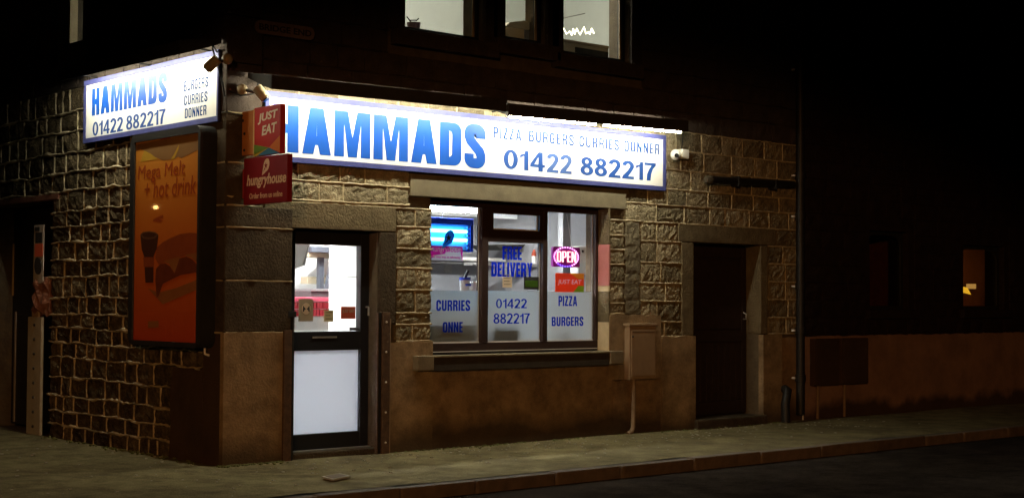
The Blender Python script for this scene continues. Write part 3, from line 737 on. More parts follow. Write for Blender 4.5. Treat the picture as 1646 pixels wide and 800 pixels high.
# shop window
wy = .18
wn_ = box('shop_window', 'brown_upvc', bld, 2.352, 4.82, wy-.035, wy+.05, .931, 1.055, bev=.006)
fr = [  # bars of the frame
    (2.352, 4.82, 2.456, 2.519, .0), (2.352, 2.44, 1.056, 2.455, .002), (4.783, 4.82, 1.056, 2.455, .002),
    (3.126, 3.212, 1.056, 2.455, .004), (3.986, 4.052, 1.056, 2.455, .004), (3.213, 3.985, 2.108, 2.238, .002)]
for (a, c, z0, z1, q) in fr: box('frame_bar', 'brown_upvc', wn_, a, c, wy-.036-q, wy+.05+q*.5, z0, z1, bev=.006)
box('frame_bar', 'brown_upvc', wn_, 3.213, 3.29, wy-.03, wy+.045, 2.239, 2.455, bev=.004)
box('frame_bar', 'brown_upvc', wn_, 3.946, 3.985, wy-.03, wy+.045, 2.239, 2.455, bev=.004)
box('frame_bar', 'brown_upvc', wn_, 3.29, 3.946, wy-.03, wy+.045, 2.407, 2.4555, bev=.004)
box('frame_step', 'black_matt', wn_, 2.352, 4.80, wy-.05, wy-.037, .940, .965, bev=.003)
box('frame_step', 'conduit', wn_, 2.352, 4.80, wy-.052, wy-.0375, .967, .973)
panes = [(2.44, 3.126, 1.056, 2.455), (3.29, 3.946, 2.239, 2.406), (3.213, 3.985, 1.056, 2.107), (4.053, 4.782, 1.056, 2.455)]
FRZ = 1.594
for (a, c, z0, z1) in panes:
    p_ = box('glass_pane', 'pane', wn_, a, c, wy+.004, wy+.010, z0, z1)
    if z0 < 1.2: box('frosted_film', 'frost', wn_, a+.004, c-.004, wy+.014, wy+.0155, z0+.002, FRZ)
for (a, c, z0, z1) in panes:                 # bright aluminium beads on the inner right edges
    box('glazing_bead', 'white', wn_, c-.014, c-.001, wy+.011, wy+.0135 if z0 < 1.2 else wy+.03, z0+.002, z1-.002)
    box('glazing_bead', 'white', wn_, a, c-.015, wy-.012, wy+.003, z0-.002, z0+.012)
def wtext(txt, px0, px1, pyb, pyt, s=.2, gap=.09, mat='glasslet', digits=False):
    a, zb_ = F(px0, pyb, wy); c, zt = F(px1, pyt, wy)
    letter('window_lettering', word_caps(txt, s, gap, .3), PF(wy+.004), a, c, zb_, zt, .001, .0022, mat, wn_)
wtext('FREE', 808, 839, 417, 396.5, .2, .08)
wtext('DELIVERY', 790, 856, 444, 422.5, .2, .08)
wtext('CURRIES', 701.5, 756, 499.5, 482, .2, .10)
wtext('ONNE', 712, 744, 534, 517, .2, .10)
wtext('PIZZA', 898, 928, 491.5, 475.5, .19, .10)
wtext('BURGERS', 887, 938, 524, 508.5, .2, .10)
wtext('01422', 797.5, 847, 495, 480, .145, .07)
wtext('882217', 793.5, 852, 520, 503, .145, .07)
def font_polys(txt, bold=0.0):
    cu = bpy.data.curves.new('word', 'FONT'); cu.body = txt; cu.offset = bold
    o = bpy.data.objects.new('word', cu); COL.objects.link(o)
    dg = bpy.context.evaluated_depsgraph_get(); dg.update()
    out = []; c2 = o.to_curve(dg)
    for sp in c2.splines:
        pts = sp.bezier_points; n = len(pts); pl = []
        for i in range(n):
            p, q = pts[i], pts[(i+1) % n]
            for v in interpolate_bezier(p.co, p.handle_right, q.handle_left, q.co, 4)[:-1]: pl.append((v.x, v.y))
        if len(pl) > 2: out.append(pl)
    o.to_curve_clear(); bpy.data.objects.remove(o); bpy.data.curves.remove(cu); return out
def fit_polys(pl, a, c, z0, z1, shear=0.0):
    xs = [p[0] for q in pl for p in q]; ys = [p[1] for q in pl for p in q]; ax, bx, ay, by = min(xs), max(xs), min(ys), max(ys)
    return [[(a+(c-a)*((p[0]-ax)/(bx-ax)+shear*(p[1]-ay)/(by-ay)), z0+(z1-z0)*(p[1]-ay)/(by-ay)) for p in q] for q in pl]
def cut_sheet(name, rect, words, mat, d0, d1, parent):
    """a translucent coloured sheet whose print is left open, so that the pale backing shows through"""
    a, c, z0, z1 = rect
    me = curve_mesh([[(a, z0), (c, z0), (c, z1), (a, z1)]] + [q for w_ in words for q in w_], .5)
    b = MB(); fn = PF(wy)
    b.add([fn(v.co.x, d0 if v.co.z < 0 else d1, v.co.y) for v in me.vertices], [tuple(p.vertices) for p in me.polygons]); bpy.data.meshes.remove(me)
    return b.build(name, mat, parent, merge=True)
def sticker(name, px0, px1, py0, py1, mat, d=.0):
    a, zt = F(px0, py0, wy); c, zb_ = F(px1, py1, wy)
    return box(name, mat, wn_, a, c, wy+.0005-d, wy+.003-d, zb_, zt), a, c, zb_, zt
# purple sticker with the comet mark, on the left pane
a, zt = F(692, 394.5, wy); c, zb_ = F(743.5, 419.5, wy)
st = cut_sheet('purple_sticker', (a, c, zb_, zt), [fit_polys(font_polys('hungryhouse', .012), a+.012, c-.02, zb_+.07, zb_+.15, .03), fit_polys(font_polys('the easy way to takeaway', .0), a+.015, c-.03, zb_+.02, zb_+.05)], 'stickpurple', -.003, -.0005, wn_)
box('sticker_backing', 'stickbacking', st, a+.002, c-.002, wy+.0032, wy+.0037, zb_+.002, zt-.002)
def comet(cx, cz, r, fn, d, parent, m1, m2, flip=1):
    ca, sa = math.cos(R_(-28)), math.sin(R_(-28)); pts = []
    for t in range(-62, 206, 12):                      # leaning oval head, then the tail drawn down to a point
        ex, ez = .72*math.cos(R_(t)), .98*math.sin(R_(t)); pts.append((cx+flip*r*(.12+ex*ca-ez*sa), cz+r*(.12+ex*sa+ez*ca)))
    pts += [(cx-flip*r*1.05, cz-r*1.30), (cx-flip*r*.35, cz-r*1.02)]
    MB().prism(pts, fn, d, d+.001).build('comet_mark', m1, parent)
    star = []
    for k in range(10):
        q = r*(.50 if k % 2 == 0 else .2); t = R_(20+36*k); star.append((cx+flip*q*math.cos(t)+flip*.0, cz+q*math.sin(t)+r*.05))
    MB().prism(star, fn, d+.0012, d+.0022).build('star_print', m2, parent)
    MB().prism([(cx-flip*r*.25, cz-r*.2), (cx-flip*r*.1, cz-r*.35), (cx-flip*r*.75, cz-r*.85)], fn, d+.0012, d+.0022).build('tail_print', m2, parent)
tx, tz = F(721, 383, wy); comet(tx, tz, .082, PF(wy), .0, st, 'stickblue', 'ink')
a, zt = F(893, 438.5, wy); c, zb_ = F(938.5, 469.5, wy)
w_, h_ = c-a, zt-zb_
wrd = fit_polys(font_polys('JUST EAT', .02), a+.035, c-.045, zb_+h_*.36, zb_+h_*.66, .03)
st = cut_sheet('square_sticker', (a, c, zb_, zt), [wrd], 'stickred', -.003, -.0022, wn_)
MB().prism([(a+w_*.62, zb_), (c, zb_), (c, zb_+h_*.34), (a+w_*.80, zb_+h_*.34)], PF(wy), .0, .0008).build('green_wedge', 'stickgreen', st)
MB().prism([(a+w_*.48, zt), (c, zt), (c, zt-h_*.30), (a+w_*.80, zt-h_*.30)], PF(wy), .0, .0008).build('orange_wedge', 'stickorange', st)
box('sticker_backing', 'stickbacking', st, a+.002, c-.002, wy+.0032, wy+.0037, zb_+.002, zt-.002)
st, a, c, zb_, zt = sticker('paper_note', 808, 823, 445, 462, 'paper')
for q in range(4): MB().box(a+.015, c-.02-.015*(q % 2), wy-.0012, wy-.0004, zb_+.03+q*.033, zb_+.038+q*.033).build('print_line', 'brownpaper', st)
st, a, c, zb_, zt = sticker('green_notice', 842.5, 866, 444.5, 465, 'ink')
MB().box(a+.015, c-.015, wy-.001, wy, zb_+.025, zt-.04).build('notice_face', 'boardgreen', st)

# far door
d2 = box('timber_door', 'wood', bld, 6.30, 7.46, .235, .285, .13, 2.16, bev=.004)
for k in range(9):
    x0 = 6.40+k*.108; box('door_board', 'wood', d2, x0+.004, x0+.104, .222, .24, .30, 1.00, bev=.006)
for (x0, x1, z0, z1) in ((6.31, 6.395, .14, 2.15), (7.375, 7.455, .14, 2.15), (6.396, 7.374, 1.01, 1.14), (6.396, 7.374, .15, .29), (6.396, 7.374, 2.03, 2.15)):
    box('door_rail', 'wood', d2, x0, x1, .214, .24, z0, z1, bev=.004)
box('door_panel', 'wood', d2, 6.41, 7.36, .228, .24, 1.16, 2.01, bev=.01)
MB().tube([(7.40, .215, 1.28), (7.40, .17, 1.28), (7.40, .17, 1.34), (7.40, .215, 1.36)], .009, 8).build('handle', 'steelgrey', d2)
fm = box('door_frame', 'wood', bld, DR2[0]+.003, 6.299, .15, .30, .10, 2.183, bev=.004)
box('door_step', 'jamb', bld, DR2[0]-.02, DR2[1]+.02, -.10, .33, -.03, .12, bev=.02)

# upper windows
def upper_window(x0, x1, z0, z1, tr=True):
    y = .12
    w = box('upper_window', 'black_matt', bld, x0-.066, x1+.046, y-.03, y+.06, z0-.057, z0-.002, bev=.004)
    for (a, c, b_, d_) in ((x0-.066, x0-.001, z0, z1), (x1+.013, x1+.046, z0, z1), (x0-.066, x1+.046, z1+.001, z1+.055)):
        box('frame_bar', 'black_matt', w, a, c, y-.03, y+.06, b_, d_, bev=.004)
    box('lit_frame_edge', 'cream', w, x1-.014, x1+.012, y-.002, y+.012, z0+.002, z1-.002, bev=.003)  # cream colour stands in for the lit inner side of the dark frame
    box('glass_pane', 'pane', w, x0, x1-.015, y+.01, y+.016, z0, z1)
for g in UPW: upper_window(*g)
sw = box('side_window', 'black_matt', bld, .08, .17, SW[0]+.004, SW[1]-.004, SW[2]+.002, 4.228, bev=.004)
box('glass_pane', 'pane', sw, .112, .118, 3.07, 3.43, 4.229, 5.46)
box('frame_bar', 'cream', sw, .075, .165, 3.431, 3.462, 4.229, 5.46, bev=.003)
box('frame_bar', 'black_matt', sw, .08, .17, 3.463, 3.496, 4.229, 5.46)
box('frame_bar', 'black_matt', sw, .08, .17, 3.024, 3.069, 4.229, 5.46)
# side door (dark, glazed) in its recess
sdr = box('side_door', 'black', bld, .30, .34, 3.625, 5.345, .03, 2.535)
for (y0, y1, z0, z1) in ((5.50-.28, 5.56-.30, .05, 1.33), (4.62, 4.70, .05, 1.33)):
    box('door_panel', 'steelgrey', sdr, .288, .299, y0, y1, z0, z1, bev=.003)  # grey strips stand in for upright reflections in the door glass
box('door_panel', 'black_matt', sdr, .29, .299, 4.75, 5.18, .08, 1.30, bev=.004)
ya, za = L(2, 393, .28); yb, zb2 = L(12, 475, .28)
box('glass_reflection_strip', 'cream', sdr, .284, .298, min(5.32, yb), min(5.34, ya), zb2, za)  # cream strip painted in for a reflection on the door glass

# ------------------------------------------------------------------ ROOMS BEHIND THE GLASS
def room(name, x0, x1, y0, y1, z0, z1, mats, sides='LRB'):
    w = MB(); t = .04
    if 'L' in sides: w.box(x0-t, x0, y0, y1, z0, z1)
    if 'R' in sides: w.box(x1, x1+t, y0, y1, z0, z1)
    if 'B' in sides: w.box(x0-t, x1+t, y1+.001, y1+t, z0, z1)
    r = w.build(name, mats[0], bld)
    box('room_ceiling', mats[1], r, x0-t, x1+t, y0, y1+t, z1+.001, z1+t)
    box('room_floor', mats[2], r, x0-t, x1+t, y0, y1+t, z0-t, z0-.001)
    return r
rA = room('counter_room', .42, 2.90, .352, 3.4, .10, 2.62, ('inwall', 'inwall', 'infloor'), 'LB')
box('room_partition', 'inwall', bld, 2.09, 2.115, .353, 1.30, .10, 2.62)
box('room_partition', 'inwall', bld, 2.09, 2.96, 1.301, 1.325, .10, 2.62)
box('room_partition', 'inwall', bld, 2.905, 2.93, 1.326, 3.39, .10, 2.62)
rB = room('window_room', 3.0, 6.0, .352, 3.6, .10, 2.621, ('ingrey', 'inceil', 'infloor'), 'RB')
box('room_partition', 'ingrey', bld, 2.16, 2.19, .353, 1.26, .10, 2.62)
box('room_partition', 'ingrey', bld, 2.16, 2.97, 1.261, 1.29, .10, 2.62)
box('room_partition', 'ingrey', bld, 2.965, 2.99, 1.291, 3.58, .10, 2.62)
box('room_ceiling', 'inceil', bld, 2.12, 2.95, .352, 1.30, 2.625, 2.66)
rU = room('upstairs_room', .45, 7.8, .352, 4.6, 3.80, 6.3, ('upwall', 'upwall', 'infloor'), 'RB')
# lights in the rooms
def fluor(label, x0, x1, y, z, mat, r=.02, shade=0.0):
    t = thing('strip_light', label, 'light', ((x0+x1)/2, y, z))
    box('batten', 'white', t, x0-.03, x1+.03, y-.03, y+.03, z+.03, z+.07, bev=.004)
    MB().tube([(x0, y, z), (x1, y, z)], r, 12).build('fluorescent_tube', mat, t)
    if shade: box('added_spill_shade', 'white', t, x0-.04, x1+.04, y-.066, y-.060, z-shade, z+.045)  # added plate that keeps the tube's direct light off the road
    return t
fluor('bright white strip light on the ceiling behind the shop door glass', .55, 2.5, 1.6, 2.54, 'fluor', .02, .052)
fluor('strip light under the ceiling seen through the left window pane', 2.6, 4.6, 1.7, 2.54, 'fluord', .028)
fluor('added strip light brightening the back of the shop window room', 3.4, 5.6, 2.5, 2.57, 'fluord', .022, .05)  # extra lamp put in to fill the back of the room
fluor('added strip light close above the shop window glass, brightening the frosted film', 2.6, 4.6, .95, 2.57, 'fluorb', .022, .062)  # extra lamp put in to light the frosted film from behind
pl = thing('ceiling_lamp', 'round ceiling lamp lighting the rooms above the shop sign', 'lamp', (4.2, 1.8, 6.2))
MB().ball((4.2, 1.8, 6.2), .22, 16, (1, 1, .4)).build('lamp_globe', 'uplamp', pl)
box('lamp_mount', 'white', pl, 4.12, 4.28, 1.72, 1.88, 6.285, 6.30)

# --- behind the shop door: counter, tiles, grill and hood
cy = 1.75
ct = thing('serving_counter', 'white serving counter with a red tiled band behind the shop door', 'counter', (1.25, 2.1, .1))
zt1 = F(524, 485, cy)[1]; zt0 = F(524, 508, cy)[1]
box('counter_front', 'white', ct, .46, 2.88, cy+.02, 2.5, .10, zt0-.004)
box('counter_top', 'redmat', ct, .46, 2.88, cy-.02, 2.5, zt1+.004, zt1+.05, bev=.006)
box('tile_backing', 'white', ct, .46, 2.88, cy+.012, 2.5, zt0, zt1+.003)
tl = MB()
for r_ in range(2):
    n = 60; hgt = (zt1-zt0)/2
    for k in range(n):
        x0 = .46+k*2.42/n; tl.box(x0+.003, x0+2.42/n-.003, cy, cy+.011, zt0+r_*hgt+.004, zt0+(r_+1)*hgt-.004)
stuff(tl.build('red_tiles', 'redtile', ct))
gr = thing('kebab_grill', 'dark steel grill with a slanted post and a canopy on the serving counter', 'grill', (1.6, 2.2, zt1+.051))
def FB(px, py, y): return F(px, py, y)
ax, az = F(495, 468, 2.05); bx, bz = F(556, 482, 2.05)
box('grill_tray', 'ink', gr, ax, 2.85, 2.0, 2.4, zt1+.052, az, bev=.008)
box('grill_rim', 'steelb', gr, ax, 2.85, 1.985, 2.40, az+.001, az+.03, bev=.004)
ax, az = F(497, 396, 2.1); bx, bz = F(556, 407, 2.1)
box('canopy', 'gear', gr, ax, 2.87, 2.05, 2.5, bz, az, bev=.006)
box('canopy_shelf', 'brownpaper', gr, ax, 2.87, 2.12, 2.5, bz-.05, bz-.002)
px_, pz_ = F(516, 407, 2.2); box('post', 'gear', gr, px_-.03, px_+.03, 2.18, 2.24, F(516, 467, 2.2)[1], bz-.051)
p0 = F(529, 466, 2.0); p1 = F(543, 405, 2.0)
MB().prism([(p0[0]-.035, p0[1]), (p0[0]+.04, p0[1]), (p1[0]+.04, p1[1]), (p1[0]-.04, p1[1])], PF(2.0), -.06, .0).build('slanted_post', 'gear', gr)
ax, az = F(495, 453, 2.35); box('back_shelf', 'brownpaper', gr, ax, 2.87, 2.36, 2.5, az-.02, az+.06)
lp = thing('wall_leaflet_panel', 'white angled panel hanging at the upper left behind the door glass', 'panel', (1.3, 1.6, 1.8))
q = [F(472, 389, 1.5), F(497, 389, 1.5), F(493, 410, 1.5), F(489, 426, 1.5), F(472, 433, 1.5)]
MB().prism(q, PF(1.5), -.02, 0).build('panel_face', 'white', lp)
MB().prism([F(497, 392, 1.49), F(498.5, 392, 1.49), F(490, 427, 1.49), F(488, 426, 1.49)], PF(1.49), -.012, 0).build('panel_edge', 'steelgrey', lp)
fz = thing('tall_fridge', 'tall pale fridge side at the right edge of the shop door glass', 'fridge', (2.04, 1.0, .1))
zs_ = F(566, 446, 1.2)[1]
box('fridge_body', 'white', fz, 2.0, 2.085, .70, 1.295, .105, zs_-.006, bev=.006)
box('fridge_door', 'white', fz, 2.0, 2.085, .70, 1.295, zs_, 2.55, bev=.006)

# --- behind the shop window
uv = thing('insect_killer', 'blue glowing insect killer with two tubes behind the left window pane', 'insect killer', (2.9, .9, 2.0))
uy = .95
ux0, uz1 = F(680, 348, uy); ux1, uz0 = F(757, 405, uy)
box('case', 'uvbody', uv, ux0, ux1, uy+.05, uy+.14, uz0, uz1, bev=.01)
box('case_hood', 'uvbody', uv, ux0-.01, ux1+.01, uy-.03, uy+.05, uz1-.075, uz1, bev=.006)
box('reflector', 'uvgrid', uv, ux0+.02, ux1-.02, uy+.042, uy+.049, uz0+.02, uz1-.08)
for py in (371, 385): 
    zz = F(720, py, uy)[1]; MB().tube([(ux0, uy+.01, zz), (ux1-.06, uy+.01, zz)], .02, 10).build('glowing_tube', 'uv', uv)
box('end_cap', 'uvbody', uv, ux1-.03, ux1+.008, uy-.03, uy+.05, uz0, uz1-.076, bev=.004)
for k in range(6):
    zz = uz0+.03+k*.045; box('vent_slot', 'uvgrid', uv, ux1-.055, ux1-.032, uy-.01, uy+.02, zz, zz+.028)
box('hanger', 'cable', uv, (ux0+ux1)/2-.004, (ux0+ux1)/2+.004, uy+.08, uy+.09, uz1, 2.62)
du = thing('extraction_duct', 'long grey steel duct along the back wall of the shop', 'duct', (4, 3.2, 1.8))
z0 = F(820, 425, 3.0)[1]; z1 = F(820, 409, 3.0)[1]
box('duct_body', 'steelgrey', du, 3.0, 5.95, 3.1, 3.5, z0, z1-.10, bev=.01)
box('duct_lip', 'conduit', du, 3.0, 5.95, 3.0, 3.5, z1-.095, z1-.05, bev=.006)
hd = thing('cooker_hood', 'dark tapered cooker hood hanging in the middle of the shop', 'hood', (5, 2.6, 2.2))
q = [F(797, 393, 2.6), F(845, 393, 2.6), F(836, 401, 2.6), F(806, 401, 2.6)]
MB().prism(q, PF(2.6), -.5, .0).build('hood_body', 'grime', hd)
bt = thing('sauce_bottle', 'dark capped white bottle on the ledge right of the window lettering', 'bottle', (*[F(858, 424, 2.5)[0], 2.5], F(858, 424, 2.5)[1]))
bx_, bz_ = F(858.5, 424, 2.5); bz1 = F(858.5, 401, 2.5)[1]
MB().tube([(bx_, 2.5, bz_), (bx_, 2.5, bz_+(bz1-bz_)*.55)], .035, 10).build('bottle_body', 'white', bt)
MB().tube([(bx_, 2.5, bz_+(bz1-bz_)*.55), (bx_, 2.5, bz_+(bz1-bz_)*.75), (bx_, 2.5, bz1)], [.04, .03, .012], 10).build('bottle_top', 'redpaper', bt)
lg = tag(box('wall_ledge', 'steelgrey', None, 4.9, 5.98, 2.42, 2.6, bz_-.04, bz_-.002, bev=.004), 'narrow grey ledge carrying the capped bottle inside the shop', 'shelf')
ttx, ttz = F(747, 467, .55); tz1 = F(747, 445.5, .55)[1]
cb = tag(box('window_shelf', 'ingrey', None, 2.5, 3.16, .40, .66, ttz-.035, ttz-.002, bev=.006), 'short grey shelf carrying the tub behind the left window pane', 'shelf')
tag(box('film_dimming_box', 'steelgrey', None, 2.47, 3.11, .23, .50, .10, 1.30, bev=.01), 'tall grey box added to darken the lower frosted left pane', 'box')  # added behind the film to block light and darken its lower part
tag(box('crate_stand', 'grime', None, 3.24, 3.96, .24, .55, .10, .795, bev=.01), 'dark stand carrying the crate behind the middle pane', 'stand')
tb = thing('plastic_tub', 'white tub with a blue lid standing behind the left window pane', 'tub', (ttx, .55, ttz))
MB().tube([(ttx, .55, ttz), (ttx, .55, tz1-.03)], [.05, .056], 16).build('tub_body', 'white', tb)
MB().tube([(ttx, .55, tz1-.03), (ttx, .55, tz1)], .06, 16).build('tub_lid', 'tubblue', tb)
box('tub_label', 'tubblue', tb, ttx-.035, ttx+.035, .485, .497, ttz+.05, ttz+.075)
sc_ = tag(MB().prism([(ttx-.01, tz1+.001), (ttx+.02, tz1+.001), (ttx+.055, tz1+.07), (ttx+.025, tz1+.075)], PF(.55), -.01, .01).build('spatula', 'grime', None), 'small dark scraper lying tipped up on the blue tub lid', 'scraper')
bb = tag(box('carton', 'stickwhite', None, ttx+.075, ttx+.19, .50, .60, ttz, ttz+.10, bev=.004), 'pale carton beside the blue-lidded tub', 'carton')
pn = tag(MB().prism([F(715, 421, 3.58), F(727.5, 421, 3.58), F(727.5, 438.5, 3.58), F(715, 438.5, 3.58)], PF(3.598), .0, .004).build('wall_notice', 'steelgrey', None), 'small grey notice on the back wall below the purple sticker', 'notice')
dk = tag(box('dark_crate', 'black_matt', None, 3.34, 3.70, .225, .50, .80, 1.235, bev=.01), 'dark stacked crate standing behind the frosted middle pane', 'crate')
wb = thing('water_boiler', 'white wall boiler behind the right pane near the lit sign', 'boiler', (5.2, 1.6, 1.5))
x0_, z1_ = F(930, 395, 1.2); x1_, z0_ = F(956, 441, 1.2)
box('boiler_case', 'white', wb, x0_, x1_+.25, 1.2, 1.5, z0_, z1_, bev=.015)
box('boiler_dial', 'ink', wb, x0_+.05, x0_+.08, 1.19, 1.199, z1_-.08, z1_-.05)
MB().prism([F(941, 426, 1.19), F(943, 425, 1.19), F(950, 435, 1.19), F(948, 437, 1.19)], PF(1.195), 0, .004).build('boiler_label', 'stickwhite', wb)
pp = tag(box('steel_post', 'ingrey', None, *[F(905, 400, 1.0)[0], F(917, 400, 1.0)[0]], 1.0, 1.08, .10, 2.615), 'square grey post running to the ceiling behind the lit open sign', 'post')
# frosted area shapes (dim things behind the film)
tag(MB().ball((4.36, .33, 1.12), .11, 14, (1.1, .8, 1.3)).build('flour_sack', 'warm', None), 'brown sack behind the frosted right pane', 'sack')
tag(box('sack_stand', 'grime', None, 4.10, 4.75, .215, .55, .10, .985, bev=.01), 'low dark stand under the sack behind the right pane', 'stand')
# LED open sign, hung on two cords
oy = .27
op = thing('open_sign', 'glowing pink and purple sign hanging on cords behind the right pane', 'sign', (4.4, oy, 1.85))
ox0, oz1 = F(888, 396, oy); ox1, oz0 = F(931, 429.5, oy)
MB().prism(rr(ox0, ox1, oz0, oz1, .02), PF(oy), -.02, .012).build('sign_board', 'openboard', op)
cxo, czo = (ox0+ox1)/2-.01, (oz0+oz1)/2
letter('led_lettering', word_caps('OPEN', .125, .15), PF(oy), cxo-.14, cxo+.145, czo-.058, czo+.062, .014, .024, 'openlet', op)
for k in range(30):
    t = 2*math.pi*k/30
    MB().ball((cxo+.182*math.cos(t), oy-.018, czo+.105*math.sin(t)), .0085, 8).build('led_dot', 'openblue' if 18 < k < 25 else 'opendot', op)
for s_ in (-1, 1):
    MB().tube([(cxo+s_*.10, oy, oz1), (cxo+.0+s_*.02, oy, 2.45)], .003, 6).build('hanging_cord', 'conduit', op)

# --- upstairs things seen in the upper windows
ub = MB(); x0_, z1_ = F(811, 28, .30); x1_, z0_ = F(862, 66, .30)
gb = thing('storage_box', 'pale box with a domed lid on the narrow upper windowsill', 'box', ((x0_+x1_)/2, .4, 4.22))
box('box_side', 'warm', gb, x0_, x0_+.27, .28, .62, 4.0, z1_-.10, bev=.01)
MB().prism([(x0_, z1_-.099), (x1_-.02, z1_-.099), (x1_-.06, z1_-.03), (x1_-.2, z1_-.005), (x0_+.2, z1_-.02), (x0_+.06, z1_-.05)], PF(.28), -.34, 0).build('box_lid', 'cream', gb)
box('box_front', 'steelgrey', gb, x0_+.271, x1_, .285, .62, 4.0, z1_-.10, bev=.01)
x0_, z1_ = F(901, 62, .45); x1_, z0_ = F(979, 72, .45)
db = thing('sideboard', 'brown low sideboard behind the right-hand upper window', 'sideboard', ((x0_+x1_)/2, .5, 3.8))
box('sideboard_top', 'brownpaper', db, x0_-.1, x1_, .45, .85, F(940, 68, .45)[1]-.03, F(940, 68, .45)[1], bev=.006)
box('sideboard_front', 'brownpaper', db, x0_-.1, x1_, .46, .84, 3.8, F(940, 68, .45)[1]-.031)
box('sideboard_drawer', 'grime', db, F(925, 80, .45)[0], x1_-.01, .448, .459, 3.9, F(940, 78, .45)[1], bev=.004)
fl = MB()
pts2 = []
for k, (px, py) in enumerate(((901, 52), (905, 57), (907, 44), (911, 55), (914, 51), (917, 57), (921, 47), (925, 55), (929, 46), (933, 56), (938, 44), (940, 55), (945, 52), (949, 55), (953, 46), (956, 54))):
    q = F(px, py, .60); pts2.append((q[0], .60+.02*math.sin(k), q[1]))
tag(MB().tube(pts2, .008, 6).build('fairy_lights', 'fairy', None), 'warm tangled string of fairy lights behind the right-hand upper window', 'lights')
cq = [F(904, 30, .9), F(940, 22, .9)]
tag(MB().tube([(cq[0][0], .9, cq[0][1]), (cq[1][0], .9, cq[1][1])], .006, 6).build('hanging_wire', 'steelgrey', None), 'thin slanting wire above the fairy lights upstairs', 'wire')
pp2 = thing('flower_pot', 'small mauve pot with two bare stems on the left upper windowsill', 'pot', (2.2, .25, 4.16))
a0 = F(656, 46, .25); a1 = F(674, 46, .25); zc = F(665, 37, .25)[1]
MB().tube([((a0[0]+a1[0])/2, .25, 4.10), ((a0[0]+a1[0])/2, .25, zc)], [.05, .07], 14).build('pot_body', 'hhpink' if False else pm('mauve_pot', (.30, .22, .25), rough=.7), pp2)
for (pa, pb) in (((660, 35), (654, 27)), ((669, 34), (673, 30)), ((660, 33), (669, 33))):
    qa, qb = F(*pa, .25), F(*pb, .25)
    MB().tube([(qa[0], .25, qa[1]), (qb[0], .25, qb[1])], .006, 6).build('stem', 'grime', pp2)

# ------------------------------------------------------------------ SIGNS
sy = -.045
fs = thing('shop_sign', 'long lit white fascia sign with big blue name over the shop window', 'sign', (3, sy, 2.75))
SX0, SX1 = F(427, 150, sy-.010)[0], F(1071, 260, sy-.010)[0]; SZ0, SZ1 = F(1071, 307, sy-.010)[1], F(1070.7, 217.7, sy-.010)[1]
box('sign_box', 'black_matt', fs, SX0+.004, SX1-.004, sy+.012, -.022, SZ0+.004, SZ1-.004)
xa, xb = F(781, 250, sy)[0], F(918, 250, sy)[0]
for a, c in ((SX0+.05, xa), (xa+.004, xb), (xb+.003, SX1-.05)):
    box('sign_panel', 'signwhite', fs, a, c, sy-.002, sy+.011, SZ0+.052, SZ1-.052)
for (a, c, z0, z1) in ((SX0, SX1, SZ0, SZ0+.05), (SX0, SX1, SZ1-.05, SZ1), (SX0, SX0+.048, SZ0+.051, SZ1-.051), (SX1-.048, SX1, SZ0+.051, SZ1-.051)):
    box('sign_border', 'signblue', fs, a, c, sy-.010, sy+.011, z0, z1, bev=.004)
def fit(px0, py0, px1, py1, y): a, z1 = F(px0, py0, y); c, z0 = F(px1, py1, y); return a, c, z0, z1
yl = sy-.0025
hx0 = F(438.5, 200, yl)[0]; hx1 = F(780.5, 240, yl)[0]
letter('name_lettering', word_caps('HAMMADS', .24, .075), PF(sy-.002), hx0, hx1, F(452, 245.5, yl)[1], F(470, 168, yl)[1], .0005, .002, 'letblue', fs)
for t_, pa, pb in (('PIZZA', 793, 838), ('BURGERS', 850, 922.5), ('CURRIES', 931, 995), ('DONNER', 1003.5, 1060)):
    letter('food_lettering', word_caps(t_, .17, .19), PF(sy-.002), F(pa, 222, yl)[0], F(pb, 235, yl)[0], F(793, 222, yl)[1], F(793, 203.5, yl)[1], .0005, .002, 'thinlet', fs)
dx0 = F(809.5, 256, yl)[0]; dxm = F(919, 262, yl)[0]; dxn = F(933, 262, yl)[0]; dx1 = F(1054, 276, yl)[0]
dz0, dz1 = F(1040, 290, yl)[1], F(1040, 261, yl)[1]
dxq = F(878, 262, yl)[0]
letter('phone_lettering', word_caps('014', .18, .06), PF(sy-.002), dx0, F(876, 262, yl)[0], dz0, dz1, .0005, .002, 'numblue', fs)
letter('phone_lettering', word_caps('22', .18, .06), PF(sy-.002), F(878.5, 262, yl)[0], dxm, dz0, dz1, .0005, .002, 'letblue2', fs)
letter('phone_lettering', word_caps('882217', .18, .06), PF(sy-.002), dxn, dx1, dz0, dz1, .0005, .002, 'numblue', fs)

sx = -.045
ls = thing('side_shop_sign', 'smaller lit white sign with blue name on the side wall above the poster', 'sign', (sx, 1.3, 3.07))
LY0, LY1 = L(350.5, 140, sx-.010)[0], L(134, 180, sx-.010)[0]; LZ0, LZ1 = L(134.4, 231, sx-.010)[1], L(134, 131, sx-.010)[1]
box('sign_box', 'black_matt', ls, sx+.012, -.022, LY0+.004, LY1-.004, LZ0+.004, LZ1-.004)
box('sign_panel', 'signwhite', ls, sx-.002, sx+.011, LY0+.032, LY1-.05, LZ0+.052, LZ1-.052)
for (a, c, z0, z1) in ((LY0, LY1, LZ0, LZ0+.05), (LY0, LY1, LZ1-.05, LZ1), (LY0, LY0+.03, LZ0+.051, LZ1-.051), (LY1-.048, LY1, LZ0+.051, LZ1-.051)):
    box('sign_border', 'signblue', ls, sx-.010, sx+.011, a, c, z0, z1, bev=.004)
xl = sx-.0025
def LY(px, py): return L(px, py, xl)
letter('name_lettering', word_caps('HAMMADS', .235, .09), PL(sx-.002), LY(148, 165)[0], LY(268.5, 150)[0], LY(148, 187.5)[1], LY(148, 142.5)[1], .0005, .002, 'letblue', ls)
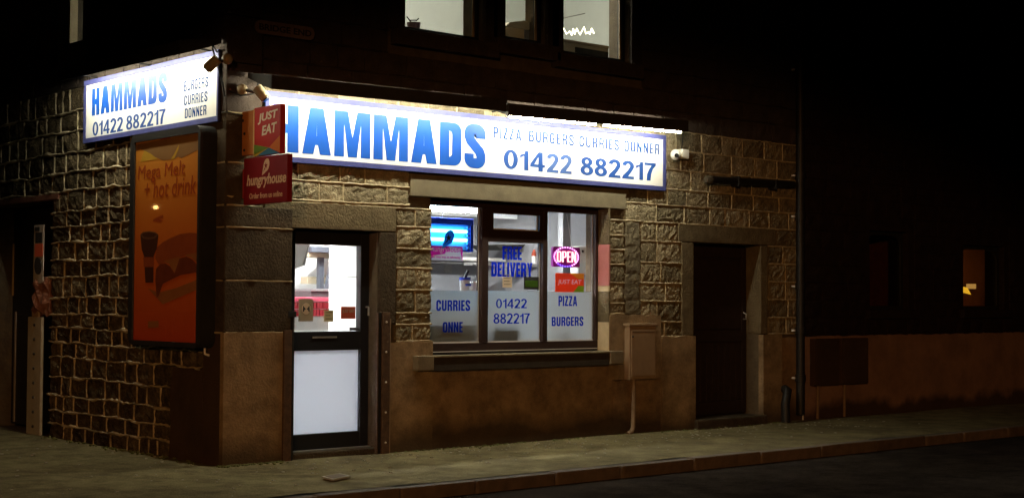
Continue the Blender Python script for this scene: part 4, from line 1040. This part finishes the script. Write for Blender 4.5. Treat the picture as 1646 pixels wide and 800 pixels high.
letter('phone_lettering', word_caps('01422 882217', .165, .07, .24), PL(sx-.002), LY(149, 208)[0], LY(266, 188)[0], LY(149, 219)[1], LY(149, 196.5)[1], .0005, .002, 'numblue', ls)
for t_, pa, pb, zb_, zt in (('BURGERS', 295.5, 334.5, LY(296, 147.5)[1], LY(296, 131)[1]), ('CURRIES', 296, 333.5, LY(296, 170)[1], LY(296, 154)[1]), ('DONNER', 297.5, 332, LY(297.5, 190.5)[1], LY(297.5, 175)[1])):
    letter('food_lettering', word_caps(t_, .16, .16), PL(sx-.002), LY(pa, 160)[0], LY(pb, 160)[0], zb_, zt, .0005, .002, 'thinlet', ls)

# light troughs over the signs
def trough(label, fn, u0, u1, za, zb, zt, back, group, tube='tube'):
    """an open metal hood on arms; the tube hangs inside, its lower edge peeping out when show is set"""
    t = thing('sign_light', label, 'light', fn((u0+u1)/2, .3, (za+zb)/2), group)
    def sweep(name, mat, prof):
        b = MB(); n = len(prof)
        V = [fn(u0, d, za+z) for d, z in prof] + [fn(u1, d, zb+z) for d, z in prof]
        b.add(V, [tuple(range(n)), tuple(range(2*n-1, n-1, -1))] + [(i, i+n, (i+1) % n+n, (i+1) % n) for i in range(n)])
        return b.build(name, mat, t)
    sweep('hood', 'grime', [(.44, 0), (.446, 0), (.446, .125), (back, .185), (back, .179), (.44, .118)])
    sweep('reflector', 'hoodin', [(.25, .138), (.41, .110), (.41, .106), (.25, .130)])
    for uu, zz in ((u0, za), (u1, zb)):
        e = .004 if uu == max(u0, u1) else -.004
        prof = [(.447, -.001), (.447, .126), (back, .186), (back, .14), (.26, .06)]
        b = MB(); V = [fn(uu+e, d, zz+z) for d, z in prof] + [fn(uu+e*2.5, d, zz+z) for d, z in prof]; m_ = len(prof)
        b.add(V, [tuple(range(m_)), tuple(range(2*m_-1, m_-1, -1))] + [(i, i+m_, (i+1) % m_+m_, (i+1) % m_) for i in range(m_)])
        b.build('hood_end', 'grime', t)
    n = 2
    for k in range(n):
        a = u0+(u1-u0)*(k+.03)/n; c = u0+(u1-u0)*(k+.97)/n
        qa = za+(zb-za)*(k+.03)/n+zt; qc = za+(zb-za)*(k+.97)/n+zt
        MB().tube([fn(a, .37, qa), fn(c, .37, qc)], .017, 12).build('fluorescent_tube', tube, t)
        for (uu, qq) in ((a, qa), (c, qc)):
            du_ = .012 if u1 > u0 else -.012
            MB().tube([fn(uu-du_, .37, qq), fn(uu+du_, .37, qq)], .021, 10).build('tube_holder', 'hoodin', t)
    for k in range(3):
        uu = u0+(u1-u0)*(.06+.44*k); zz = za+(zb-za)*(.06+.44*k)
        MB().tube([fn(uu, .0, zz+.09), fn(uu, .36, zz+.11)], .009, 6).build('arm', 'grime', t)
    return t
trough('left length of dark light hood over the front sign, above the big name', PF(0), .19, 2.94, 3.350, 3.388, .036, .05, 'light hoods over the shop signs')
trough('right length of dark light hood over the front sign, above the phone number', PF(0), 2.97, 5.655, 3.352, 3.398, .006, .07, 'light hoods over the shop signs')
trough('dark light hood over the smaller sign on the side wall', PL(0), 2.76, .07, 3.672, 3.648, .075, .03, 'light hoods over the shop signs', 'tubeside')

# projecting flag sign (upper)
jx = .16
je = thing('projecting_sign', 'small red projecting sign with coloured wedges at the corner, the upper one', 'sign', (jx, -.3, 2.76))
box('bracket', 'bracket', je, jx-.01, jx+.04, -.205, .02, 2.785, 3.18, bev=.004)
box('bracket_edge', 'bracketedge', je, jx-.014, jx+.044, -.222, -.206, 2.78, 3.185)
for z in (2.83, 2.98, 3.10): MB().ball((jx-.012, -.06+.03*(z > 3), z), .014, 8).build('bolt', 'grime', je)
Y0, Y1, Z0, Z1 = -.224, -.652, 2.765, 3.195
box('sign_face', 'jered', je, jx-.012, jx+.042, Y1, Y0, Z0, Z1, bev=.003)
fj = PL(jx-.012)
def jq(a, c): return (Y0+(Y1-Y0)*a, Z0+(Z1-Z0)*c)
hub = jq(.58, .14)
for m_, pts in (('jegreen', [jq(0, .24), hub, jq(.0, .02)]), ('jeyellow', [jq(0, .0), jq(0, .06), hub, jq(.10, .0)]), ('jeblue', [jq(.1, .0), hub, jq(.99, .0)]), ('jeorange', [jq(.99, .02), hub, jq(.99, .36)])):
    MB().prism(pts, fj, .0005, .0015).build('colour_wedge', m_, je)
letter('sign_lettering', word_font('JUST', .03), fj, *[jq(.14, 0)[0], jq(.86, 0)[0]], jq(0, .64)[1], jq(0, .86)[1], .001, .0025, 'jecream', je, .06, .02)
letter('sign_lettering', word_font('EAT', .03), fj, *[jq(.30, 0)[0], jq(.84, 0)[0]], jq(0, .40)[1], jq(0, .60)[1], .001, .0025, 'jecream', je, .06, .02)
hh = thing('square_projecting_sign', 'square dark red projecting sign with a pale comet mark, below the coloured flag', 'sign', (jx, -.4, 2.33))
box('flange', 'hhpink', hh, jx+.0, jx+.02, -.07, .02, 2.40, 2.66)
box('sign_face', 'hhred', hh, jx-.02, jx+.03, -.785, -.068, 2.335, 2.752, bev=.004)
fh = PL(jx-.02)
letter('sign_lettering', word_font('hungryhouse', .025), fh, -.115, -.755, 2.475, 2.60, .001, .0025, 'hhcream', hh, .04)
letter('sign_lettering', word_font('Order from us online', .012), fh, -.17, -.71, 2.385, 2.435, .001, .0025, 'hhcream', hh)
def comet_l(cy_, cz, r): comet(cy_, cz, r, fh, .001, hh, 'hhcream', 'hhred', -1)
comet_l(-.44, 2.665, .062)

# street name plate
np_ = thing('street_name_plate', 'old cast street name plate high on the front wall near the corner', 'sign', (.58, -.03, 3.9))
pz0, pz1 = 3.912, 4.035
pl_ = [(.262+.05, pz0), (.852, pz0)] + arc(.852, (pz0+pz1)/2, .05, .061, -90, 90, 8) + [(.312, pz1)] + arc(.312, (pz0+pz1)/2, .05, .061, 90, 270, 8)
MB().prism(pl_, PF(-.02), 0, .02).build('plate', 'plate', np_)
letter('plate_lettering', word_font('BRIDGE END', .02), PF(-.04), .30, .865, pz0+.032, pz1-.032, .0005, .003, 'plateink', np_)

# advertising poster case on the side wall
pc = thing('poster_case', 'tall black wall case with an orange food poster under the side sign', 'poster case', (-.1, .8, 1.05))
PY0, PY1, PZ0, PZ1 = .135, 1.475, 1.052, 3.055
outer = rr(PY0, PY1, PZ0, PZ1, .09)
MB().prism(outer, PL(0), .015, .165).build('case_body', 'black_matt', pc)
inn = (.175, 1.395, 1.10, 2.985)
def ring_mesh(o, i_, fn, d0, d1):
    b = MB(); n = len(o)
    V = [fn(u, d1, z) for u, z in o] + [fn(u, d1, z) for u, z in i_] + [fn(u, d0, z) for u, z in o] + [fn(u, d0, z) for u, z in i_]
    F_ = []
    for k in range(n):
        j = (k+1) % n
        F_ += [(k, j, n+j, n+k), (2*n+k, 2*n+j, j, k), (n+k, n+j, 3*n+j, 3*n+k), (2*n+k, 3*n+k, 3*n+j, 2*n+j)]
    b.add(V, F_); return b
ring_mesh(rr(PY0, PY1, PZ0, PZ1, .09), rr(inn[0], inn[1], inn[2], inn[3], .012), PL(0), .166, .19).build('case_frame', pm('case_frame_metal', (.022, .02, .018), rough=.4), pc)
pp_ = MB().prism([(inn[0], inn[2]), (inn[1], inn[2]), (inn[1], inn[3]), (inn[0], inn[3])], PL(0), .1655, .170).build('poster', poster_paper(inn[2], inn[3]), pc)
xp = -.1705
fp = PL(xp)
def P(px, py): return L(px, py, xp)
def pprint(name, pts, mat, lay): MB().prism([P(*q) for q in pts], fp, .0004+lay*.0006, .0008+lay*.0006).build(name, mat, pp_)
pprint('poster_top_reflection', [(218.5, 233), (320, 213), (320, 240), (305, 248), (292, 254), (286, 252), (280, 256), (262, 258), (248, 252), (236, 244), (226, 240), (218.5, 243)], 'posterbrown', 0)  # dark reflection over the poster top, put into the print as a brown shape
pprint('poster_highlight_shape', [(232, 242), (242, 247), (254, 256), (240, 258), (226, 260)], 'posteryel', 1)  # yellow shapes are highlights painted into the print
pprint('poster_highlight_shape', [(288, 232), (287, 240), (280, 256), (274, 257), (280, 248)], 'posteryel', 1)
pprint('maker_tag', [(258, 218), (274.5, 215), (274.5, 222), (258, 225)], 'tag', 3)
pprint('bun', [(252, 398), (262, 389), (275, 382), (290, 376), (305, 374), (319.5, 375), (319.5, 405), (300, 410), (285, 415), (270, 420), (255, 425), (250, 415)], 'bun', 1)
pprint('wrapper', [(238, 463), (255, 470), (285, 462), (319.5, 448), (319.5, 464), (262, 489)], 'bread', 1)
pprint('bread_slice', [(262, 420), (290, 412), (284, 432), (282, 440), (272, 424)], 'bread', 2)
pprint('bread_slice', [(296, 410), (319.5, 405), (319.5, 424), (308, 414)], 'bread', 2)
pprint('filling', [(250, 450), (251, 432), (258, 424), (266, 423), (274, 428), (281, 439), (284, 430), (289, 415), (300, 412), (310, 417), (319.5, 428), (319.5, 437), (290, 442), (278, 448), (262, 456), (255, 476), (252, 478)], 'meat', 3)
pprint('cup_body', [(226, 378), (255, 378), (252, 400), (247, 412), (247, 454), (234, 454), (232, 412), (228, 400)], 'cup', 3)
pprint('cup_rim', [(226, 377), (230, 373), (240, 371.5), (250, 373), (255, 377), (250, 383), (240, 385), (230, 383)], 'cuprim', 4)
pprint('cup_drink', [(229, 377), (232, 374.5), (240, 373.2), (248, 374.5), (252, 377), (248, 380.5), (240, 381.5), (232, 380.5)], 'cup', 5)
pprint('cup_band', [(231, 413), (248, 413), (247.5, 429), (231.5, 429)], 'bun', 4)
pprint('price_print', [(247, 352), (262, 345), (263, 350), (256, 352), (262, 355), (258, 357), (246, 355)], 'postertext', 1)
pprint('small_print', [(238, 516), (255, 515), (255, 526), (238, 527)], 'bread', 1)
def ptext(t_, px0, px1, pyb, pyt, pxm):
    a = P(px0, (pyb+pyt)/2)[0]; c = P(px1, (pyb+pyt)/2)[0]
    letter('poster_lettering', word_font(t_, .0), fp, a, c, P(pxm, pyb)[1], P(pxm, pyt)[1], .002, .003, 'postertext', pp_, .02)
ptext('Mega Melt', 222, 297, 294, 265, 240)
ptext('+ hot drink', 232, 315, 318, 289, 250)
MB().prism([(inn[0]+.001, inn[2]+.001), (inn[1]-.001, inn[2]+.001), (inn[1]-.001, inn[3]-.001), (inn[0]+.001, inn[3]-.001)], PL(0), .178, .182).build('case_glass', 'pane', pc)
hk = MB().tube([(-.08, .20, 1.05), (-.08, .20, 1.0), (-.05, .17, .985)], .012, 6); hk.build('case_hook', 'conduit', pc)

# ------------------------------------------------------------------ SMALL THINGS ON THE WALLS
def bullet_cam(label, mount, aim, body_c, L_=.13):
    t = thing('security_camera', label, 'camera', mount, 'security cameras at the signs')
    MB().ball(mount, .05, 14).build('ball_mount', 'cctv', t)
    a = Vector(body_c); d = Vector(aim).normalized()
    MB().tube([mount, tuple(a)], .014, 8).build('camera_arm', 'grime', t)
    MB().tube([a-d*L_*.55, a+d*L_*.45], .047, 14).build('camera_body', 'cctv', t)
    MB().tube([a+d*(L_*.45+.001), a+d*(L_*.45+.012)], .036, 12).build('lens_ring', 'lens', t)
    return t
q = L(361, 94, -.16); q2 = L(344, 103, -.25)
bullet_cam('tan bullet camera at the right end of the side sign', (-.12, q[0]+.02, q[1]), (-.5, .55, -.65), (-.26, q2[0]+.02, q2[1]))
q = F(394, 143, -.12); q2 = F(421, 151, -.26)
bullet_cam('tan bullet camera at the left end of the front sign', (q[0], -.07, q[1]), (.45, -.5, -.8), (q2[0], -.26, q2[1]))
dm = thing('security_camera', 'white dome camera on the stonework right of the front sign', 'camera', (5.86, -.1, 3.15), 'security cameras at the signs')
q = F(1098, 248, -.06); q2 = F(1085, 249, -.12)
box('camera_base', 'cctvw', dm, q[0]-.055, q[0]+.06, -.10, -.012, q[1]-.055, q[1]+.055, bev=.008)
MB().ball((q2[0], -.13, q2[1]), .062, 16).build('camera_dome', 'cctvw', dm)
MB().tube([(q2[0]-.035, -.175, q2[1]-.012), (q2[0]-.05, -.195, q2[1]-.017)], .026, 12).build('lens_ring', 'lens', dm)
MB().tube([(q[0]+.0, -.03, q[1]+.055), (q[0]+.02, -.025, q[1]+.10), (q[0]+.03, -.03, q[1]+.2), (q[0]+.02, -.04, q[1]+.27)], .006, 6).build('camera_cable', 'cable', dm)
def cable(label, pts, r=.008, mat='cable', group='cables at the corner'):
    return tag(MB().tube(pts, r, 6).build('cable', mat, None), label, 'cable', group)
cable('thin black cable looped over the side sign camera', [(-.03, .12, 3.70), (-.14, .02, 3.76), (-.20, -.08, 3.70), (-.13, -.06, 3.55), (-.05, .0, 3.42), (-.03, -.01, 3.30)])
cable('thin black cable between the wall corner and the front sign', [(.0, -.03, 3.36), (.10, -.06, 3.32), (.2, -.12, 3.34), (.26, -.10, 3.44), (.38, -.05, 3.50), (.55, -.04, 3.47)])
cable('thin dark cable running round the corner below the cameras', [(-.03, .3, 3.17), (-.03, -.03, 3.165), (.2, -.025, 3.14), (.34, -.03, 3.17)], .006)

# flood board channels beside the shop door
fc = thing('flood_channel', 'tall brown steel channel standing right of the shop door', 'channel', (1.72, -.05, 0), 'flood board channels by the doors')
box('channel_web', 'black_matt', fc, 1.648, 1.70, -.05, -.027, .01, 1.372, bev=.003)
box('channel_flange', 'steel', fc, 1.70, 1.792, -.068, -.015, .0, 1.374, bev=.006)
box('channel_flange', 'steel', fc, 1.642, 1.655, -.066, -.03, .0, 1.372, bev=.003)
box('channel_lip', 'meter', fc, 1.793, 1.815, -.05, -.015, .0, 1.31, bev=.003)
for k in range(5): MB().ball((1.745, -.068, .12+k*.29), .011, 8).build('bolt', 'conduit', fc)
fc2 = thing('flood_channel', 'brown channel strip left of the shop door against the render', 'channel', (.64, -.04, 0), 'flood board channels by the doors')
box('channel_web', 'steel', fc2, .594, .680, -.055, -.031, .0, 1.21, bev=.004)
box('channel_flange', 'black_matt', fc2, .681, .70, -.055, -.02, .0, 1.39, bev=.003)
box('channel_cap', 'black_matt', fc2, .63, .72, -.062, -.056, 1.33, 1.385, bev=.003)
fc3 = thing('flood_channel', 'pale drilled channel standing beside the dark side doorway', 'channel', (-.03, 3.93, 0), 'flood board channels by the doors')
box('channel_face', pm('galvanised', (.32, .29, .21), (.25, .22, .16), 9, .6), fc3, -.045, -.012, 3.765, 4.11, .01, 1.285, bev=.006)
box('channel_top', 'meter', fc3, -.04, -.015, 3.86, 4.02, 1.286, 1.37, bev=.004)
for k in range(8): MB().ball((-.047, 3.93, .10+k*.157), .018, 8).build('bolt', 'grime', fc3)
# notices beside the side doorway
sn = thing('side_door_notice', 'narrow pale notice strip with an orange square beside the side doorway', 'notice', (-.04, 3.85, 1.5))
def lbox(name, mat, par, px0, px1, py0, py1, x, t=.006):
    y1_, z1_ = L(px0, py0, x); y0_, z0_ = L(px1, py1, x); return box(name, mat, par, x, x+t, y0_, y1_, z0_, z1_)
lbox('notice_strip', pm('dull_white_board', (.34, .32, .28), rough=.7), sn, 55, 68.5, 362, 455, -.040, .012)
lbox('orange_square', 'redlight', sn, 56, 68, 392, 412, -.0465)
lbox('dark_square', 'ink', sn, 56, 63, 365, 371, -.0465); lbox('dark_square', 'ink', sn, 57, 67, 374, 390, -.0465)
ov = [L(62+5.5*math.cos(R_(t)), 427+14*math.sin(R_(t)), -.041) for t in range(0, 360, 20)]
MB().prism(ov, PL(-.041), .0, .012).build('dark_oval', 'ink', sn)

# meter cabinet
mc = thing('meter_cabinet', 'brown meter cabinet on the render right of the shop window', 'cabinet', (5.27, -.06, .62))
box('cabinet_body', 'meter', mc, 5.062, 5.487, -.115, -.031, .622, 1.215, bev=.006)
box('cabinet_door', 'meter', mc, 5.085, 5.465, -.126, -.116, .66, 1.175, bev=.004)
box('cabinet_top', 'meter', mc, 5.045, 5.50, -.13, -.031, 1.216, 1.245, bev=.006)
MB().ball((5.10, -.128, 1.10), .012, 8).build('lock', 'grime', mc)
box('cabinet_slot', 'grime', mc, 5.10, 5.45, -.1275, -.1262, 1.148, 1.153)
tag(MB().tube([(5.17, -.075, .618), (5.168, -.075, .3), (5.16, -.075, .09), (5.13, -.08, .04), (5.06, -.085, .02)], .026, 12).build('meter_pipe', 'leadpipe', None), 'short painted pipe from the meter cabinet down to the pavement', 'pipe')
# pipes
wp = thing('waste_pipe', 'dark horizontal pipe with a rounded end on the stonework above the far door', 'pipe', (7.2, -.08, 2.93))
MB().tube([(6.43, -.085, 2.925), (7.0, -.085, 2.935), (8.0, -.085, 2.955)], .045, 12).build('pipe_run', 'pipe', wp)
MB().tube([(6.36, -.085, 2.922), (6.41, -.085, 2.923), (6.44, -.085, 2.924)], [.035, .058, .056], 12).build('pipe_cap', pm('grimy_pipe_end', (.06, .05, .035), rough=.6), wp)
for x in (6.9, 7.6): box('pipe_clip', 'pipe', wp, x, x+.03, -.14, -.01, 2.87, 2.99, bev=.004)
dp = thing('downpipe', 'black cast downpipe at the joint with the dark neighbouring house', 'downpipe', (8.11, -.1, 0))
MB().tube([(8.11, -.11, .10), (8.11, -.11, 3.0), (8.11, -.11, 6.8)], .055, 14).build('pipe_run', 'pipe', dp)
for z in (.55, 1.14, 1.69, 2.56, 3.07, 4.4):
    MB().tube([(8.11, -.11, z-.04), (8.11, -.11, z+.04)], .068, 14).build('pipe_collar', 'pipe', dp)
    box('pipe_ear', 'conduit', dp, 8.035, 8.06, -.075, -.03, z-.012, z+.012)
MB().tube([(7.86, -.05, .42), (7.84, -.12, .40), (7.80, -.14, .34), (7.77, -.14, .24), (7.77, -.15, .02)], .055, 12).build('pipe_shoe', 'pipe', dp)
cd = thing('conduit', 'thin conduit, pale in place of a glint, running up beside the black downpipe', 'conduit', (8.235, -.03, 0))
MB().tube([(8.235, -.05, .02), (8.236, -.05, .6), (8.232, -.05, 1.5)], .011, 8).build('conduit_run', 'conduit', cd)  # pale colour stands in for a glint of sign light
for z in (.25, .45, .62, 1.1): box('conduit_clip', 'conduit', cd, 8.222, 8.25, -.062, -.012, z, z+.02)
tag(MB().tube([(1.0, -.9, 3.4), (1.0, -.9, 3.41)], .001, 4).build('speck', 'grime', None), 'tiny dark speck', 'speck') if False else None

# pavement furniture
cv = thing('access_cover', 'small pale square access cover set in the pavement near the corner', 'cover', (.27, -1.37, 0))
MB().prism([(.165, -1.32), (.405, -1.225), (.375, -1.43), (.12, -1.545)], lambda u, d, z: (u, z, d), .012, .028).build('cover_frame', 'rubble', cv)
MB().prism([(.185, -1.335), (.375, -1.26), (.352, -1.415), (.155, -1.505)], lambda u, d, z: (u, z, d), .0285, .031).build('cover_plate', 'kerb', cv)
gr_ = MB()
for k in range(420):
    x = random.uniform(-4, 9); y = -abs(random.gauss(0, .7)) if x > 0 else random.uniform(-1.9, 3)
    if y < -1.95 or (x > -.05 and y > -.05): continue
    r = random.uniform(.004, .014); z = .015
    gr_.box(x-r, x+r, y-r*.7, y+r*.7, z, z+r*.5)
stuff(gr_.build('pavement_grit', 'rubble'))['label'] = 'scattered pale grit on the pavement'
ms = MB()
for k in range(520):
    x = random.uniform(1.85, 8.0) if k % 3 else random.uniform(-.08, .6)
    y = -.035-abs(random.gauss(0, .045)); r = random.uniform(.008, .024)
    if k % 5 == 0: x, y = -.03-abs(random.gauss(0, .05)), random.uniform(.3, 3.6)
    ms.ball((x, y, .012), r, 6, (1, .7, .6))
stuff(ms.build('moss', 'greenleaf'))['label'] = 'moss and dirt gathered along the foot of the walls'

# ------------------------------------------------------------------ NEIGHBOURING HOUSE
nb = thing('neighbouring_house', 'dark terraced house at the right with pale render below and one dim lit window', 'house', (12, 3, 0))
NW = [(12.0, 13.10, 1.40, 2.32), (9.75, 10.65, 1.40, 2.45)]
nw = wall_mesh(PF(.02), NX+.004, 24, -.05, 7.0, NW, .32).build('house_wall', 'stone_nb', nb, merge=True)
coat('render_coat', 'render_nb', nw, NX+.01, 23.9, -.03, 1.06, .012, .008)
nst = MB()
for za, zb, cut in courses(PF(0), NX+.01, 20, [1.08]+[1.08+.22*k for k in range(1, 27)], .3, .6, [(h[0]-.12, h[1]+.12, h[2]-.12, h[3]+.14) for h in NW]):
    for a, c in zip(cut, cut[1:]): stone_into(nst, PF(0), a+.006, c-.006, za+.006, zb-.006, 0, .012, 3, 2, .004)
stuff(nst.build('house_stones', 'stone_nb', nw))
box('house_roof', 'roof', nb, NX+.01, 24, -.2, 9, 7.01, 7.16)
def house_window(h, lit):
    w = box('house_window', 'black_matt', nb, h[0]+.004, h[1]-.004, .11, .17, h[2]+.002, h[2]+.05, bev=.004)
    for (a, c) in ((h[0]+.004, h[0]+.05), (h[1]-.05, h[1]-.004)): box('frame_bar', 'black_matt', w, a, c, .11, .17, h[2]+.051, h[3]-.004)
    # arched head: the corners of the opening are filled in round the curve
    for s_ in (0, 1):
        x0 = h[0]+.05 if s_ == 0 else h[1]-.05; sg = 1 if s_ == 0 else -1
        pts = [(x0, h[3]-.004), (x0, h[3]-.20)] + [(x0+sg*.20*(1-math.cos(R_(t))), h[3]-.20+.15*math.sin(R_(t))) for t in range(15, 91, 15)] + [(x0+sg*.2, h[3]-.004)]
        MB().prism(pts, PF(.11), -.06, -.001).build('arched_corner', 'black_matt', w)
    MB().box(h[0]+.25, h[1]-.25, .112, .168, h[3]-.05, h[3]-.004).build('frame_bar', 'black_matt', w)
    box('glass_pane', 'panedark', w, h[0]+.05, h[1]-.05, .135, .141, h[2]+.05, h[3]-.05)
    box('house_sill', 'stone_nb', nb, h[0]-.1, h[1]+.1, -.06, .25, h[2]-.12, h[2]-.001, bev=.006)
for k, h in enumerate(NW): house_window(h, k == 0)
r2 = MB(); r2.box(11.2, 11.24, .35, 2.2, 1.0, 2.8); r2.box(14.0, 14.04, .35, 2.2, 1.0, 2.8); r2.box(11.2, 14.04, 2.2, 2.24, 1.0, 2.8); r2.box(11.2, 14.04, .35, 2.24, 2.8, 2.84); r2.box(11.2, 14.04, .35, 2.24, .96, 1.0)
r2.build('lit_room', pm('brown_wallpaper', (.24, .13, .06), (.18, .09, .04), 4, .8), nb)
tb_ = MB(); tb_.box(9.6, 9.64, .35, 1.2, 1.2, 2.6); tb_.box(9.6, 10.8, 1.2, 1.24, 1.2, 2.6); tb_.box(10.8, 10.84, .35, 1.2, 1.2, 2.6); tb_.box(9.6, 10.84, .35, 1.2, 2.6, 2.64); tb_.box(9.6, 10.84, .35, 1.2, 1.16, 1.2)
tb_.build('dark_room', 'brownworn', nb)
yq = [F(1546, 460, .5), F(1555, 462, .5), F(1561, 473, .5), F(1546, 469, .5)]
tag(MB().prism(yq, PF(.5), -.02, 0).build('lit_panel', 'yellowlit', None), 'bright yellow slanted lit panel low in the lone neighbouring window', 'lit panel')
yq = [F(1555, 456, .7), F(1569, 456, .7), F(1569, 464, .7), F(1555, 464, .7)]
tag(MB().prism(yq, PF(.7), -.02, 0).build('lit_panel', 'yellowpale', None), 'paler yellow upright lit panel behind the slanted one', 'lit panel')
lmp = thing('room_lamp', 'small dim lamp inside the neighbouring room with the brown walls', 'lamp', (13.2, 1.6, 1.0))
MB().ball((13.3, 1.5, 1.9), .07, 10).build('lamp_bulb', em('dim_bulb', (1, .5, .16), 24.0), lmp)
MB().tube([(13.3, 1.5, 1.0), (13.3, 1.5, 1.83)], .015, 8).build('lamp_stand', 'grime', lmp)
for k, (x0, x1) in enumerate(((8.42, 8.92), (8.98, 9.55))):
    mb_ = thing('house_meter_box', ('dark meter box on the neighbouring render nearest the downpipe', 'paler meter box on the neighbouring render, farther from the downpipe')[k], 'meter box', (x0, -.05, .45), 'meter boxes on the neighbouring house')
    box('box_body', 'render_dark', mb_, x0, x1, -.10, -.013, .44, 1.03, bev=.006)
    box('box_door', 'render_dark', mb_, x0+.03, x1-.03, -.108, -.101, .48, .99, bev=.003)
    MB().tube([(x0+.12, -.05, .439), (x0+.11, -.05, .02)], .02, 8).build('box_pipe', 'leadpipe', mb_)

# ------------------------------------------------------------------ STREET LAMP across the road (its light falls on the walls)
def street_lamp(label, base, head, energy):
    t = thing('street_lamp', label, 'street lamp', base, 'sodium street lamps')
    b = Vector(base); h = Vector(head)
    MB().tube([b, b+Vector((0, 0, 1.2)), Vector((b.x, b.y, h.z+.35)), Vector(((b.x+h.x)/2, (b.y+h.y)/2, h.z+.5)), Vector((h.x, h.y, h.z+.22))], [.09, .07, .05, .035, .03], 10).build('lamp_post', 'grime', t)
    MB().ball((h.x, h.y, h.z+.14), .22, 12, (1, 1, .4)).build('lantern_hood', 'grime', t)
    MB().ball((h.x, h.y, h.z), .10 if energy else .055, 12, (1, 1, .7)).build('lantern_glow', 'sodium', t)
    return t
sl_ = street_lamp('sodium street lamp across the road facing the shop', (LAMP_POS.x-.8, LAMP_POS.y-1.0, -.1), LAMP_POS, 1)
ld = bpy.data.lights.new('sodium_light', 'SPOT'); ld.energy = LAMP_W; ld.color = (1, .455, .155); ld.spot_size = R_(49.2); ld.spot_blend = .22; ld.shadow_soft_size = .12
lo = bpy.data.objects.new('sodium_light', ld); COL.objects.link(lo); lo.parent = sl_
lp_ = LAMP_POS + Vector((0, .25, -.12)); lo.location = lp_ - WL[sl_.name]
lo.rotation_euler = (Vector((5.0, 0, 0))*.40 + Vector((-16, -20, 0))*.60 - Vector((0, 0, .3)) - lp_).to_track_quat('-Z', 'Y').to_euler()
# a lamp down the side street that mirrors in the poster glass
py0, pz0_ = L(250, 333, -.182)
pt_ = Vector((-.182, py0, pz0_)); dv = (pt_-EYE).normalized(); dv.x = -dv.x
hp = pt_ + dv*19
street_lamp('sodium street lamp far down the side street, mirrored in the poster glass', (hp.x-.7, hp.y+.6, 0), hp, 0)
